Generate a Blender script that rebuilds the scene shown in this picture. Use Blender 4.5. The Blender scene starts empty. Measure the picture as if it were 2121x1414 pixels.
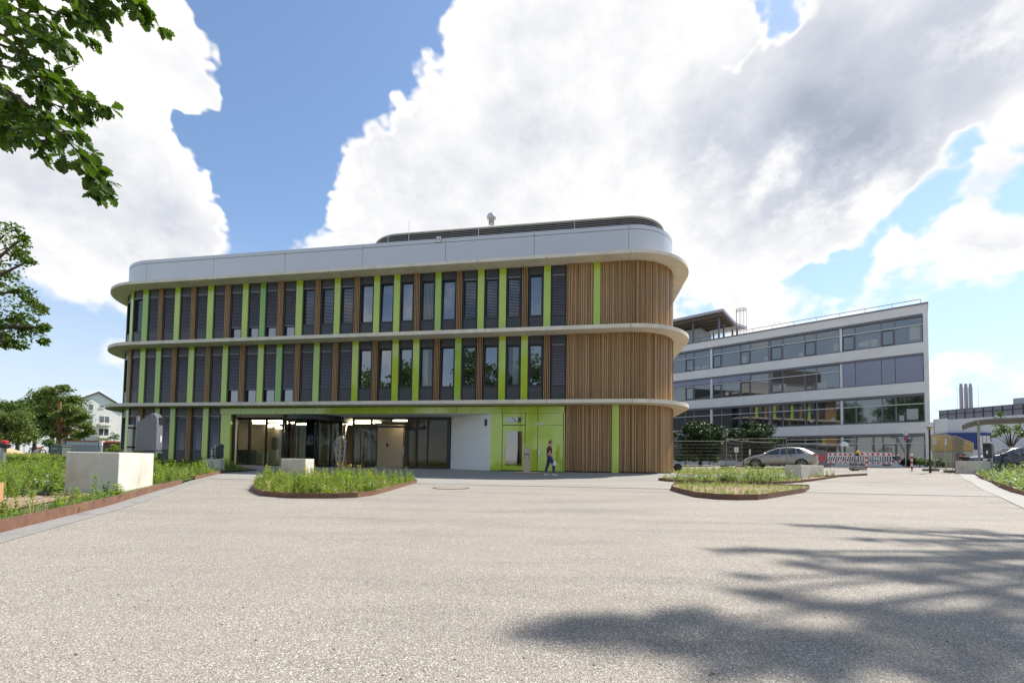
import bpy, math, random
import numpy as np
from mathutils import Vector, Matrix
random.seed(7); RNG = np.random.default_rng(7)
scene = bpy.context.scene
COL = scene.collection
R = math.radians

# ------------------------------------------------------------------ camera
F_PX, CX, CY = 900.0, 1060.5, 918.0          # focal length and principal point in photo pixels (2121 x 1414)
PITCH, ROLL, CAM_Z = math.atan(0.0384), 0.0147, 0.75
fwd = Vector((0, math.cos(PITCH), math.sin(PITCH))); up0 = Vector((0, -math.sin(PITCH), math.cos(PITCH))); rt0 = Vector((1, 0, 0))
rgt = math.cos(ROLL)*rt0 + math.sin(ROLL)*up0
upv = math.cos(ROLL)*up0 - math.sin(ROLL)*rt0
CAM = Vector((0, 0, CAM_Z))
cam = bpy.data.cameras.new('camera'); cam_o = bpy.data.objects.new('camera', cam); COL.objects.link(cam_o)
cam.sensor_width = 36.0; cam.sensor_fit = 'HORIZONTAL'; cam.lens = 36.0*F_PX/2121.0
cam.shift_y = (CY-707.0)/2121.0; cam.clip_start = 0.05; cam.clip_end = 3000
cam_o.matrix_world = Matrix(((rgt.x, upv.x, -fwd.x, CAM.x), (rgt.y, upv.y, -fwd.y, CAM.y), (rgt.z, upv.z, -fwd.z, CAM.z), (0, 0, 0, 1)))
scene.camera = cam_o

def ray(x, y): return (fwd + rgt*((x-CX)/F_PX) + upv*((CY-y)/F_PX))
def proj(p):
    d = Vector(p)-CAM; f = d.dot(fwd)
    return CX+F_PX*d.dot(rgt)/f, CY-F_PX*d.dot(upv)/f
def hitp(x, y, P, n):
    d = ray(x, y); n = Vector(n); t = (Vector(P)-CAM).dot(n)/d.dot(n); return CAM+d*t
def atY(x, y, Y):
    d = ray(x, y); return CAM+d*(Y/d.y)
def hitz(x, y, z):
    d = ray(x, y); return CAM+d*((z-CAM_Z)/d.z)

# ------------------------------------------------------------------ sun, sky, exposure
SUN_AZ, SUN_EL = R(55.0), R(52.4)            # azimuth clockwise from +Y
SUN = Vector((math.sin(SUN_AZ)*math.cos(SUN_EL), math.cos(SUN_AZ)*math.cos(SUN_EL), math.sin(SUN_EL)))
sl = bpy.data.lights.new('sun', 'SUN'); sl.energy = 3.7; sl.angle = R(0.53); sl.color = (1.0, 0.945, 0.86)
so = bpy.data.objects.new('sun', sl); COL.objects.link(so); so.location = (40, 30, 60)
so.rotation_euler = (-SUN).to_track_quat('-Z', 'Y').to_euler()
scene.view_settings.view_transform = 'Standard'; scene.view_settings.look = 'None'
scene.view_settings.gamma = 1.0; scene.view_settings.exposure = 1.0
scene.render.engine = 'CYCLES'
scene.cycles.use_denoising = True
scene.cycles.max_bounces = 8; scene.cycles.transparent_max_bounces = 24; scene.cycles.caustics_reflective = False; scene.cycles.caustics_refractive = False

def build_world():
    w = bpy.data.worlds.new('World'); scene.world = w; w.use_nodes = True
    nt = w.node_tree; nt.nodes.clear(); N = nt.nodes.new; L = nt.links.new
    out = N('ShaderNodeOutputWorld'); bg = N('ShaderNodeBackground'); bg.inputs['Strength'].default_value = 0.112
    L(bg.outputs[0], out.inputs[0])
    sky = N('ShaderNodeTexSky'); sky.sky_type = 'NISHITA'; sky.sun_disc = False
    sky.sun_elevation = SUN_EL; sky.sun_rotation = SUN_AZ; sky.air_density = 1.0; sky.dust_density = 0.25; sky.ozone_density = 1.0
    geo = N('ShaderNodeTexCoord'); D = geo.outputs['Generated']
    def vm(op, a, b=None, s=None):
        n = N('ShaderNodeVectorMath'); n.operation = op
        for i, v in enumerate((a, b)):
            if v is None: continue
            if hasattr(v, 'links'): L(v, n.inputs[i])
            else: n.inputs[i].default_value = v
        if s is not None: n.inputs['Scale'].default_value = s
        return n.outputs['Value'] if op == 'DOT_PRODUCT' else n.outputs['Vector']
    def m(op, a, b=None, c=None, clamp=False):
        n = N('ShaderNodeMath'); n.operation = op; n.use_clamp = clamp
        for i, v in enumerate((a, b, c)):
            if v is None: continue
            if hasattr(v, 'links'): L(v, n.inputs[i])
            else: n.inputs[i].default_value = v
        return n.outputs[0]
    def sstep(v, a, b, x0=0.0, x1=1.0):
        n = N('ShaderNodeMapRange'); n.interpolation_type = 'SMOOTHSTEP'; L(v, n.inputs[0])
        for i, q in enumerate((a, b, x0, x1)): n.inputs[i+1].default_value = q
        return n.outputs[0]
    def noise(vec, scale, detail, rough, color=False, lac=2.0):
        n = N('ShaderNodeTexNoise'); n.inputs['Scale'].default_value = scale; n.inputs['Detail'].default_value = detail
        n.inputs['Roughness'].default_value = rough; n.inputs['Lacunarity'].default_value = lac; L(vec, n.inputs['Vector'])
        return n.outputs['Color'] if color else n.outputs['Fac']
    stretch = vm('MULTIPLY', D, (1.0, 1.0, 1.3))
    wv = vm('SUBTRACT', noise(stretch, 5.0, 4, 0.6, True), (0.5, 0.5, 0.5))
    DW = vm('NORMALIZE', vm('ADD', D, vm('SCALE', wv, None, 0.26)))
    def total(vec, lst, soft):
        acc = None
        for (x, y, r, a) in lst:
            c = ray(x, y).normalized(); ang = c.angle(ray(x+r, y).normalized())
            b = sstep(vm('DOT_PRODUCT', vec, tuple(c)), math.cos(ang*1.5), math.cos(ang*soft*.6), 0.0, a)
            acc = b if acc is None else m('ADD', acc, b)
        return acc
    # where this sky has its cloud masses and blue gaps (directions on the dome; noise shapes their edges)
    clouds = [(60, 120, 230, .42), (230, 230, 190, .42), (330, 110, 90, .3), (425, 185, 85, .5), (230, 430, 200, .42), (400, 430, 80, .3), (40, 520, 170, .25),
              (1090, 110, 170, .4), (980, 260, 190, .42), (790, 310, 130, .36), (700, 290, 75, .3), (900, 440, 220, .42), (1210, 350, 300, .42), (1350, 130, 200, .42), (1310, 520, 190, .35),
              (1500, 330, 190, .42), (1700, 250, 300, .45), (1910, 150, 270, .42), (1790, 410, 170, .35), (1650, 450, 120, .25), (1960, 570, 150, .36), (2070, 480, 90, .25), (1500, 560, 90, .25), (610, 505, 60, .32),
              (1990, 800, 70, .16), (60, 770, 40, .16), (230, 750, 50, .14), (150, 830, 40, .12), (25, 745, 30, .14), (1720, 640, 100, .34), (1560, 640, 80, .28), (2080, 770, 80, .28), (1960, 800, 60, .3), (2090, 370, 60, .3), (1840, 560, 60, .2), (240, 760, 60, .25)]
    gaps = [(560, 30, 150, -.62), (710, 30, 170, -.62), (840, 30, 100, -.6), (640, 140, 140, -.6), (560, 225, 90, -.6), (475, 300, 90, -.62), (555, 345, 105, -.6), (580, 430, 90, -.55), (395, 275, 35, -.4),
            (1150, 50, 34, -.5), (1102, 250, 16, -.35), (1600, 40, 60, -.6), (1560, 110, 44, -.55), (1510, 160, 30, -.45), (2000, 325, 60, -.42), (1895, 455, 80, -.42), (1740, 545, 75, -.5), (1500, 360, 25, -.3),
            (1455, 610, 60, -.35), (1850, 690, 150, -.3), (2060, 680, 120, -.3), (130, 700, 170, -.35), (35, 350, 40, -.35), (1660, 590, 60, -.3)]
    base = noise(stretch, 4.0, 8, 0.60)
    field = m('MULTIPLY_ADD', m('SUBTRACT', base, 0.52), 1.0, 0.02)
    prior = m('ADD', total(DW, clouds, 0.25), total(DW, gaps, 0.4)); prior = m('MAXIMUM', m('MINIMUM', prior, 0.45), -0.45)
    field = m('ADD', field, prior); fine = noise(stretch, 17.0, 6, 0.62)
    field = m('MULTIPLY_ADD', m('SUBTRACT', fine, 0.5), 0.52, field)
    alpha = sstep(field, -0.07, 0.27)
    off = vm('ADD', stretch, tuple(Vector((SUN.x, SUN.y, SUN.z*1.3))*0.055))
    b2 = noise(off, 4.0, 5, 0.60)
    lit = m('SUBTRACT', base, b2)
    greys = [(1600, 290, 210, .34), (1850, 200, 250, .30), (1700, 370, 180, .26), (2040, 70, 150, .22), (2000, 610, 120, .34), (1230, 260, 220, .16), (860, 370, 190, .18),
             (300, 440, 140, .24), (60, 320, 130, .22), (1860, 590, 90, .2), (40, 600, 120, .2)]
    DG = vm('NORMALIZE', vm('ADD', D, vm('SCALE', wv, None, 0.16)))
    g = m('MULTIPLY', total(DG, greys, 0.05), sstep(field, 0.16, 0.5))
    g = m('ADD', g, m('MULTIPLY', sstep(field, 0.15, 0.75), 0.16))
    g = m('SUBTRACT', g, m('MULTIPLY', lit, 1.1), clamp=True)
    ramp = N('ShaderNodeValToRGB'); L(g, ramp.inputs[0])
    e = ramp.color_ramp.elements
    e[0].position = 0.0; e[0].color = (5.0, 4.95, 4.85, 1); e[1].position = 1.0; e[1].color = (1.9, 2.1, 2.6, 1)
    mid = ramp.color_ramp.elements.new(0.5); mid.color = (3.0, 3.14, 3.5, 1)
    mix = N('ShaderNodeMix'); mix.data_type = 'RGBA'
    L(alpha, mix.inputs[0])
    skyc = N('ShaderNodeMix'); skyc.data_type = 'RGBA'; skyc.blend_type = 'MULTIPLY'; skyc.inputs[0].default_value = 1.0
    L(sky.outputs[0], skyc.inputs[6]); skyc.inputs[7].default_value = (0.86, 0.88, 0.90, 1)
    sep = N('ShaderNodeSeparateXYZ'); L(D, sep.inputs[0]); hz = N('ShaderNodeMix'); hz.data_type = 'RGBA'
    L(sstep(sep.outputs[2], 0.45, 0.0, 0.0, 0.75), hz.inputs[0]); L(skyc.outputs[2], hz.inputs[6]); hz.inputs[7].default_value = (3.15, 3.5, 3.9, 1)
    L(hz.outputs[2], mix.inputs[6]); L(ramp.outputs[0], mix.inputs[7]); L(mix.outputs[2], bg.inputs[0])
build_world()

# ------------------------------------------------------------------ mesh helpers
def tag(o, label=None, cat=None, group=None, kind=None):
    if label: o['label'] = label
    if cat: o['category'] = cat
    if group: o['group'] = group
    if kind: o['kind'] = kind
    return o
def empty(name, label, cat, loc=(0, 0, 0), rz=0.0, group=None):
    o = bpy.data.objects.new(name, None); COL.objects.link(o); o.location = loc; o.rotation_euler = (0, 0, rz); o.empty_display_size = 0.2
    return tag(o, label, cat, group)
def link(name, me, parent=None, loc=None, rot=None, scale=None):
    o = bpy.data.objects.new(name, me); COL.objects.link(o)
    if parent is not None: o.parent = parent
    if loc is not None: o.location = loc
    if rot is not None: o.rotation_euler = rot
    if scale is not None: o.scale = scale
    return o
def copy_tree(o, parent=None):
    c = o.copy(); COL.objects.link(c)
    if parent is not None: c.parent = parent
    for ch in list(o.children): copy_tree(ch, c)
    return c

class MB:
    def __init__(s): s.v = []; s.f = []; s.mi = []; s.cur = 0
    def add(s, vs, fs):
        b = len(s.v); s.v += [tuple(p) for p in vs]
        for f in fs: s.f.append(tuple(i+b for i in f)); s.mi.append(s.cur)
        return s
    def box(s, x0, x1, y0, y1, z0, z1):
        return s.add([(x0, y0, z0), (x1, y0, z0), (x1, y1, z0), (x0, y1, z0), (x0, y0, z1), (x1, y0, z1), (x1, y1, z1), (x0, y1, z1)],
                     [(0, 3, 2, 1), (4, 5, 6, 7), (0, 1, 5, 4), (1, 2, 6, 5), (2, 3, 7, 6), (3, 0, 4, 7)])
    def bbox(s, x0, x1, y0, y1, z0, z1, b=0.02):   # box with bevelled vertical and top edges
        p = [(x0+b, y0), (x1-b, y0), (x1, y0+b), (x1, y1-b), (x1-b, y1), (x0+b, y1), (x0, y1-b), (x0, y0+b)]
        cx, cy = (x0+x1)/2, (y0+y1)/2
        q = [(px+math.copysign(b*.7, cx-px), py+math.copysign(b*.7, cy-py)) for px, py in p]
        vs = [(a, c, z0) for a, c in p]+[(a, c, z1-b*.7) for a, c in p]+[(a, c, z1) for a, c in q]
        fs = [tuple(range(7, -1, -1)), tuple(range(16, 24))]
        for k in (0, 8): fs += [(k+i, k+(i+1) % 8, k+8+(i+1) % 8, k+8+i) for i in range(8)]
        return s.add(vs, fs)
    def prism(s, poly, z0, z1):
        n = len(poly); f0 = (lambda p: z0(p)) if callable(z0) else (lambda p: z0); f1 = (lambda p: z1(p)) if callable(z1) else (lambda p: z1)
        vs = [(p[0], p[1], f0(p)) for p in poly]+[(p[0], p[1], f1(p)) for p in poly]
        return s.add(vs, [tuple(range(n-1, -1, -1)), tuple(range(n, 2*n))]+[(i, (i+1) % n, n+(i+1) % n, n+i) for i in range(n)])
    def tube(s, path, r, n=8, cap=True, closed=False):
        P = [Vector(p) for p in path]; K = len(P); rr = r if isinstance(r, (list, tuple)) else [r]*K
        base = len(s.v); a0 = None
        for i in range(K):
            if closed: t = P[(i+1) % K]-P[i-1]
            else: t = P[min(i+1, K-1)]-P[max(i-1, 0)]
            if t.length < 1e-9: t = Vector((0, 0, 1))
            t.normalize()
            if a0 is None:
                a0 = t.cross(Vector((0, 0, 1)) if abs(t.z) < .9 else Vector((1, 0, 0))).normalized()
            a0 = (a0-t*a0.dot(t)).normalized(); b0 = t.cross(a0)
            for k in range(n):
                an = 2*math.pi*k/n; q = P[i]+(a0*math.cos(an)+b0*math.sin(an))*rr[i]; s.v.append(tuple(q))
        for i in range(K if closed else K-1):
            j = (i+1) % K
            for k in range(n):
                s.f.append((base+i*n+k, base+i*n+(k+1) % n, base+j*n+(k+1) % n, base+j*n+k)); s.mi.append(s.cur)
        if cap and not closed:
            s.f.append(tuple(base+k for k in range(n-1, -1, -1))); s.mi.append(s.cur)
            s.f.append(tuple(base+(K-1)*n+k for k in range(n))); s.mi.append(s.cur)
        return s
    def cyl(s, c, r, z0, z1, n=20, r1=None):
        return s.tube([(c[0], c[1], z0), (c[0], c[1], z1)], [r, r if r1 is None else r1], n)
    def lathe(s, prof, n=20, c=(0, 0, 0)):
        base = len(s.v)
        for (r, z) in prof:
            for k in range(n):
                a = 2*math.pi*k/n; s.v.append((c[0]+r*math.cos(a), c[1]+r*math.sin(a), c[2]+z))
        for i in range(len(prof)-1):
            for k in range(n):
                s.f.append((base+i*n+k, base+i*n+(k+1) % n, base+(i+1)*n+(k+1) % n, base+(i+1)*n+k)); s.mi.append(s.cur)
        return s
    def mesh(s, name, mats, smooth=False):
        me = bpy.data.meshes.new(name); me.from_pydata(s.v, [], s.f)
        for q in (mats if isinstance(mats, (list, tuple)) else [mats]): me.materials.append(q)
        if any(s.mi): me.polygons.foreach_set('material_index', s.mi)
        if smooth: me.polygons.foreach_set('use_smooth', [True]*len(s.f))
        me.update(); return me
    def build(s, name, mats, parent=None, smooth=False, **kw): return link(name, s.mesh(name, mats, smooth), parent, **kw)

def np_mesh(name, V, Fc, mats, mi=None, k=3):
    """V (n,3), Fc (m,k) numpy arrays -> mesh"""
    me = bpy.data.meshes.new(name); V = np.asarray(V, dtype=np.float32); Fc = np.asarray(Fc, dtype=np.int32); k = Fc.shape[1]
    me.vertices.add(len(V)); me.vertices.foreach_set('co', V.ravel())
    me.loops.add(Fc.size); me.loops.foreach_set('vertex_index', Fc.ravel())
    me.polygons.add(len(Fc)); me.polygons.foreach_set('loop_start', np.arange(0, Fc.size, k, dtype=np.int32))
    for q in (mats if isinstance(mats, (list, tuple)) else [mats]): me.materials.append(q)
    if mi is not None: me.polygons.foreach_set('material_index', np.asarray(mi, dtype=np.int32))
    me.update(calc_edges=True); return me

# ------------------------------------------------------------------ materials
MATS = {}
def mat(name, col=(.5, .5, .5), rough=.6, metal=0.0, spec=.5, var=0.0, vscale=6.0, bump=0.0, bscale=60.0, ior=None, emit=None, estr=0.0, coat=0.0, stretch=None, dirt=None, dscale=1.2):
    if name in MATS: return MATS[name]
    M = bpy.data.materials.new(name); M.use_nodes = True; nt = M.node_tree; N = nt.nodes.new; L = nt.links.new
    p = nt.nodes['Principled BSDF']; p.inputs['Base Color'].default_value = (*col, 1); p.inputs['Roughness'].default_value = rough
    p.inputs['Metallic'].default_value = metal; p.inputs['Specular IOR Level'].default_value = spec
    if ior: p.inputs['IOR'].default_value = ior
    if coat: p.inputs['Coat Weight'].default_value = coat; p.inputs['Coat Roughness'].default_value = .05
    if emit: p.inputs['Emission Color'].default_value = (*emit, 1); p.inputs['Emission Strength'].default_value = estr
    tc = N('ShaderNodeTexCoord'); vec = tc.outputs['Object']
    if stretch:
        mp = N('ShaderNodeMapping'); mp.inputs['Scale'].default_value = stretch; L(vec, mp.inputs[0]); vec = mp.outputs[0]
    last = None
    if var > 0:
        n = N('ShaderNodeTexNoise'); n.inputs['Scale'].default_value = vscale; n.inputs['Detail'].default_value = 6; n.inputs['Roughness'].default_value = .6; L(vec, n.inputs['Vector'])
        mr = N('ShaderNodeMapRange'); L(n.outputs['Fac'], mr.inputs[0]); mr.inputs[1].default_value = .25; mr.inputs[2].default_value = .75
        mr.inputs[3].default_value = 1-var; mr.inputs[4].default_value = 1+var
        mx = N('ShaderNodeVectorMath'); mx.operation = 'SCALE'; mx.inputs[0].default_value = col; L(mr.outputs[0], mx.inputs['Scale']); last = mx.outputs[0]
    if dirt:
        n2 = N('ShaderNodeTexNoise'); n2.inputs['Scale'].default_value = dscale; n2.inputs['Detail'].default_value = 8; n2.inputs['Roughness'].default_value = .65; L(vec, n2.inputs['Vector'])
        mr2 = N('ShaderNodeMapRange'); L(n2.outputs['Fac'], mr2.inputs[0]); mr2.inputs[1].default_value = .5; mr2.inputs[2].default_value = .72
        mx2 = N('ShaderNodeMix'); mx2.data_type = 'RGBA'; L(mr2.outputs[0], mx2.inputs[0])
        if last is not None: L(last, mx2.inputs[6])
        else: mx2.inputs[6].default_value = (*col, 1)
        mx2.inputs[7].default_value = (*dirt, 1); last = mx2.outputs[2]
    if last is not None: L(last, p.inputs['Base Color'])
    if bump > 0:
        nb = N('ShaderNodeTexNoise'); nb.inputs['Scale'].default_value = bscale; nb.inputs['Detail'].default_value = 4; L(vec, nb.inputs['Vector'])
        b = N('ShaderNodeBump'); b.inputs['Strength'].default_value = bump; b.inputs['Distance'].default_value = .02; L(nb.outputs['Fac'], b.inputs['Height']); L(b.outputs[0], p.inputs['Normal'])
    MATS[name] = M; return M

def leafmat(name, c1, c2, trans=.4, scale=3.0, tcol=None):
    if name in MATS: return MATS[name]
    M = bpy.data.materials.new(name); M.use_nodes = True; nt = M.node_tree; N = nt.nodes.new; L = nt.links.new
    p = nt.nodes['Principled BSDF']; out = nt.nodes['Material Output']; p.inputs['Roughness'].default_value = .5; p.inputs['Specular IOR Level'].default_value = .35
    g = N('ShaderNodeNewGeometry'); n = N('ShaderNodeTexNoise'); n.inputs['Scale'].default_value = scale; n.inputs['Detail'].default_value = 3; L(g.outputs['Position'], n.inputs['Vector'])
    wn = N('ShaderNodeTexWhiteNoise'); wn.noise_dimensions = '1D'; L(g.outputs['Random Per Island'], wn.inputs['W'])
    ad = N('ShaderNodeMath'); ad.operation = 'MULTIPLY_ADD'; L(wn.outputs['Value'], ad.inputs[0]); ad.inputs[1].default_value = .55; L(n.outputs['Fac'], ad.inputs[2])
    mr = N('ShaderNodeMapRange'); L(ad.outputs[0], mr.inputs[0]); mr.inputs[1].default_value = .35; mr.inputs[2].default_value = 1.1
    mx = N('ShaderNodeMix'); mx.data_type = 'RGBA'; L(mr.outputs[0], mx.inputs[0]); mx.inputs[6].default_value = (*c1, 1); mx.inputs[7].default_value = (*c2, 1)
    L(mx.outputs[2], p.inputs['Base Color'])
    t = N('ShaderNodeBsdfTranslucent'); sc = N('ShaderNodeMix'); sc.data_type = 'RGBA'; sc.blend_type = 'MULTIPLY'; sc.inputs[0].default_value = 1
    L(mx.outputs[2], sc.inputs[6]); sc.inputs[7].default_value = (*(tcol or (1.5, 1.6, .5)), 1); L(sc.outputs[2], t.inputs['Color'])
    ms = N('ShaderNodeMixShader'); ms.inputs[0].default_value = trans; L(p.outputs[0], ms.inputs[1]); L(t.outputs[0], ms.inputs[2]); L(ms.outputs[0], out.inputs[0])
    MATS[name] = M; return M

def glassmat(name, tint=(.8, .9, .85), ior=1.6, boost=1.0, rough=.0):
    if name in MATS: return MATS[name]
    M = bpy.data.materials.new(name); M.use_nodes = True; nt = M.node_tree; N = nt.nodes.new; L = nt.links.new
    nt.nodes.remove(nt.nodes['Principled BSDF']); out = nt.nodes['Material Output']
    fr = N('ShaderNodeFresnel'); fr.inputs[0].default_value = ior; mu = N('ShaderNodeMath'); mu.operation = 'MULTIPLY'; mu.use_clamp = True; L(fr.outputs[0], mu.inputs[0]); mu.inputs[1].default_value = boost
    gl = N('ShaderNodeBsdfGlossy'); gl.inputs['Roughness'].default_value = rough; tr = N('ShaderNodeBsdfTransparent'); tr.inputs[0].default_value = (*tint, 1)
    ms = N('ShaderNodeMixShader'); gb = N('ShaderNodeNewGeometry'); iv = N('ShaderNodeMath'); iv.operation = 'SUBTRACT'; iv.inputs[0].default_value = 1.0; L(gb.outputs['Backfacing'], iv.inputs[1])
    m2 = N('ShaderNodeMath'); m2.operation = 'MULTIPLY'; L(mu.outputs[0], m2.inputs[0]); L(iv.outputs[0], m2.inputs[1]); L(m2.outputs[0], ms.inputs[0]); L(tr.outputs[0], ms.inputs[1]); L(gl.outputs[0], ms.inputs[2]); L(ms.outputs[0], out.inputs[0])
    MATS[name] = M; return M

def asphalt_mat(name, base, light, dark, stone=70.0, amount=.5, patch=(.36, .30, .22)):
    M = bpy.data.materials.new(name); M.use_nodes = True; nt = M.node_tree; N = nt.nodes.new; L = nt.links.new
    p = nt.nodes['Principled BSDF']; p.inputs['Roughness'].default_value = .85; p.inputs['Specular IOR Level'].default_value = .25
    g = N('ShaderNodeNewGeometry'); P = g.outputs['Position']
    def noise(s, d, r=.6):
        n = N('ShaderNodeTexNoise'); n.inputs['Scale'].default_value = s; n.inputs['Detail'].default_value = d; n.inputs['Roughness'].default_value = r; L(P, n.inputs['Vector']); return n.outputs['Fac']
    def rng(v, a, b, c=0., d=1.):
        n = N('ShaderNodeMapRange'); L(v, n.inputs[0])
        for i, q in enumerate((a, b, c, d)): n.inputs[i+1].default_value = q
        return n.outputs[0]
    def mixc(f, a, b):
        n = N('ShaderNodeMix'); n.data_type = 'RGBA'; L(f, n.inputs[0])
        for i, q in ((6, a), (7, b)):
            if hasattr(q, 'links'): L(q, n.inputs[i])
            else: n.inputs[i].default_value = (*q, 1)
        return n.outputs[2]
    def mul(a, b):
        n = N('ShaderNodeMath'); n.operation = 'MULTIPLY'
        for i, q in enumerate((a, b)):
            if hasattr(q, 'links'): L(q, n.inputs[i])
            else: n.inputs[i].default_value = q
        return n.outputs[0]
    def vor(scale):
        n = N('ShaderNodeTexVoronoi'); n.inputs['Scale'].default_value = scale; n.inputs['Randomness'].default_value = 1; L(P, n.inputs['Vector']); return n
    c = mixc(rng(noise(.55, 7), .4, .68), base, patch)
    c = mixc(rng(noise(.16, 5), .35, .7, 0, .5), c, tuple(q*1.18 for q in base))
    c = mixc(mul(rng(noise(9, 5, .7), .45, .75), .35), c, tuple(q*.72 for q in base))
    mp = N('ShaderNodeMapping'); mp.inputs['Scale'].default_value = (.22, 1.1, 1); mp.inputs['Rotation'].default_value = (0, 0, .5); L(P, mp.inputs[0])
    nw = N('ShaderNodeTexNoise'); nw.inputs['Scale'].default_value = 1.3; nw.inputs['Detail'].default_value = 6; nw.inputs['Roughness'].default_value = .62; L(mp.outputs[0], nw.inputs['Vector'])
    c = mixc(rng(nw.outputs['Fac'], .50, .66, 0, .9), c, tuple(q*.74 for q in base))
    c = mixc(rng(nw.outputs['Fac'], .46, .34, 0, .5), c, tuple(q*1.25 for q in base))
    c = mixc(rng(noise(1.9, 3, .5), .66, .74, 0, .45), c, (base[0]*1.2, base[1]*.98, base[2]*.72))
    v1 = vor(stone); sp = N('ShaderNodeSeparateColor'); L(v1.outputs['Color'], sp.inputs[0])
    m1 = mul(rng(v1.outputs['Distance'], .42, .30), rng(sp.outputs[0], 1-amount, 1-amount+.05))
    m1 = mul(m1, rng(noise(1.6, 4), .3, .6, .25, 1))
    c = mixc(m1, c, light)
    v2 = vor(stone*2.1); sp2 = N('ShaderNodeSeparateColor'); L(v2.outputs['Color'], sp2.inputs[0])
    c = mixc(mul(rng(v2.outputs['Distance'], .5, .35), rng(sp2.outputs[1], .60, .66)), c, dark)
    v4 = vor(stone*2.6); sp4 = N('ShaderNodeSeparateColor'); L(v4.outputs['Color'], sp4.inputs[0])
    c = mixc(mul(rng(v4.outputs['Distance'], .5, .35), rng(sp4.outputs[2], .55, .62)), c, tuple(q*.85 for q in light))
    v3 = vor(7); sp3 = N('ShaderNodeSeparateColor'); L(v3.outputs['Color'], sp3.inputs[0])
    c = mixc(mul(rng(v3.outputs['Distance'], .07, .045), rng(sp3.outputs[1], .91, .93)), c, (.03, .028, .025))
    L(c, p.inputs['Base Color'])
    b = N('ShaderNodeBump'); b.inputs['Strength'].default_value = .5; b.inputs['Distance'].default_value = .006
    L(v1.outputs['Distance'], b.inputs['Height']); L(b.outputs[0], p.inputs['Normal'])
    MATS[name] = M; return M

# ------------------------------------------------------------------ building frames and terrain
A1 = R(9.58); EU = Vector((math.cos(A1), -math.sin(A1), 0)); EI = Vector((math.sin(A1), math.cos(A1), 0)); B0 = Vector((0, 23.43, 0))
OVER = 0.86
def loc1(P): d = Vector(P)-B0; return d.dot(EU), d.dot(EI), d.z
def w1(u, y, z): return B0+EU*u+EI*y+Vector((0, 0, z))
def u1(x, y, yl=0.0):                # local (u, z) of photo pixel on the facade-parallel plane yl behind the wall line
    p = hitp(x, y, B0+EI*yl, EI); q = loc1(p); return q[0], q[2]
def sst(t): t = max(0., min(1., t)); return t*t*(3-2*t)
def ground_z(x, y):
    u, d, _ = loc1((x, y, 0))
    z1 = .17*sst((4.8+d)/4.8)                               # ramp up to the main facade
    q = .029*(x+y)-.906
    zr = 0.0 if q <= -.12 else (.66*(1-math.exp(-q*1.55/.66)) if q > .1 else 0.138*((q+.12)/.22)**2)
    far = .5*sst((y-27)/40.0)
    zl = .04*sst((-x-5-.35*y)/6)
    z = max(z1+far, zr+zl*0)+zl
    if x < -2: z = max(z, .17+far) if d > 0 else z
    return min(z, .70)
def ground_hit(x, y):
    z = 0.0
    for _ in range(40):
        p = hitz(x, y, min(z, CAM_Z-.004)); z = .5*z+.5*ground_z(p.x, p.y)
    return Vector((p.x, p.y, ground_z(p.x, p.y)))
# ------------------------------------------------------------------ ground
M_plaza = asphalt_mat('exposed_aggregate_asphalt', (.238, .212, .180), (.60, .575, .52), (.055, .05, .045), 94.0, .40, (.275, .242, .198))
M_pave = asphalt_mat('fine_paving', (.265, .25, .225), (.46, .45, .42), (.14, .13, .115), 90.0, .3, (.285, .262, .225))
def axis(lo, hi, near, fine, grow=1.18):
    a = list(np.arange(-near, near+1e-6, fine)); s = fine
    while a[-1] < hi: s *= grow; a.append(a[-1]+s)
    s = fine; b = []
    x = -near
    while x > lo: s *= grow; x -= s; b.append(x)
    return np.array(b[::-1]+a)
def build_ground():
    gx = axis(-700, 700, 30, .6); gy = axis(-300, 900, 34, .6)
    X, Y = np.meshgrid(gx, gy); Z = np.array([[ground_z(x, y) for x in gx] for y in gy])
    V = np.stack([X.ravel(), Y.ravel(), Z.ravel()], 1); nx = len(gx); ny = len(gy)
    i = np.arange((ny-1)*(nx-1)); r = i//(nx-1); c = i % (nx-1); a = r*nx+c
    Fq = np.stack([a, a+1, a+nx+1, a+nx], 1)
    me = np_mesh('ground', V, Fq, M_plaza); me.polygons.foreach_set('use_smooth', [True]*len(Fq)); o = link('ground', me); tag(o, kind='structure', label='pale exposed aggregate asphalt of the open forecourt')
build_ground()
def inside(px, py, poly):
    c = np.zeros(len(px), bool); n = len(poly); j = n-1
    for i in range(n):
        xi, yi = poly[i]; xj, yj = poly[j]
        c ^= ((yi > py) != (yj > py)) & (px < (xj-xi)*(py-yi)/((yj-yi) or 1e-9)+xi); j = i
    return c
def resample(poly, d):
    o = []; n = len(poly)
    for i in range(n):
        a, b = Vector(poly[i][:2]), Vector(poly[(i+1) % n][:2]); k = max(1, int((b-a).length/d))
        o += [tuple(a.lerp(b, t/k)) for t in range(k)]
    return o
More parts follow.
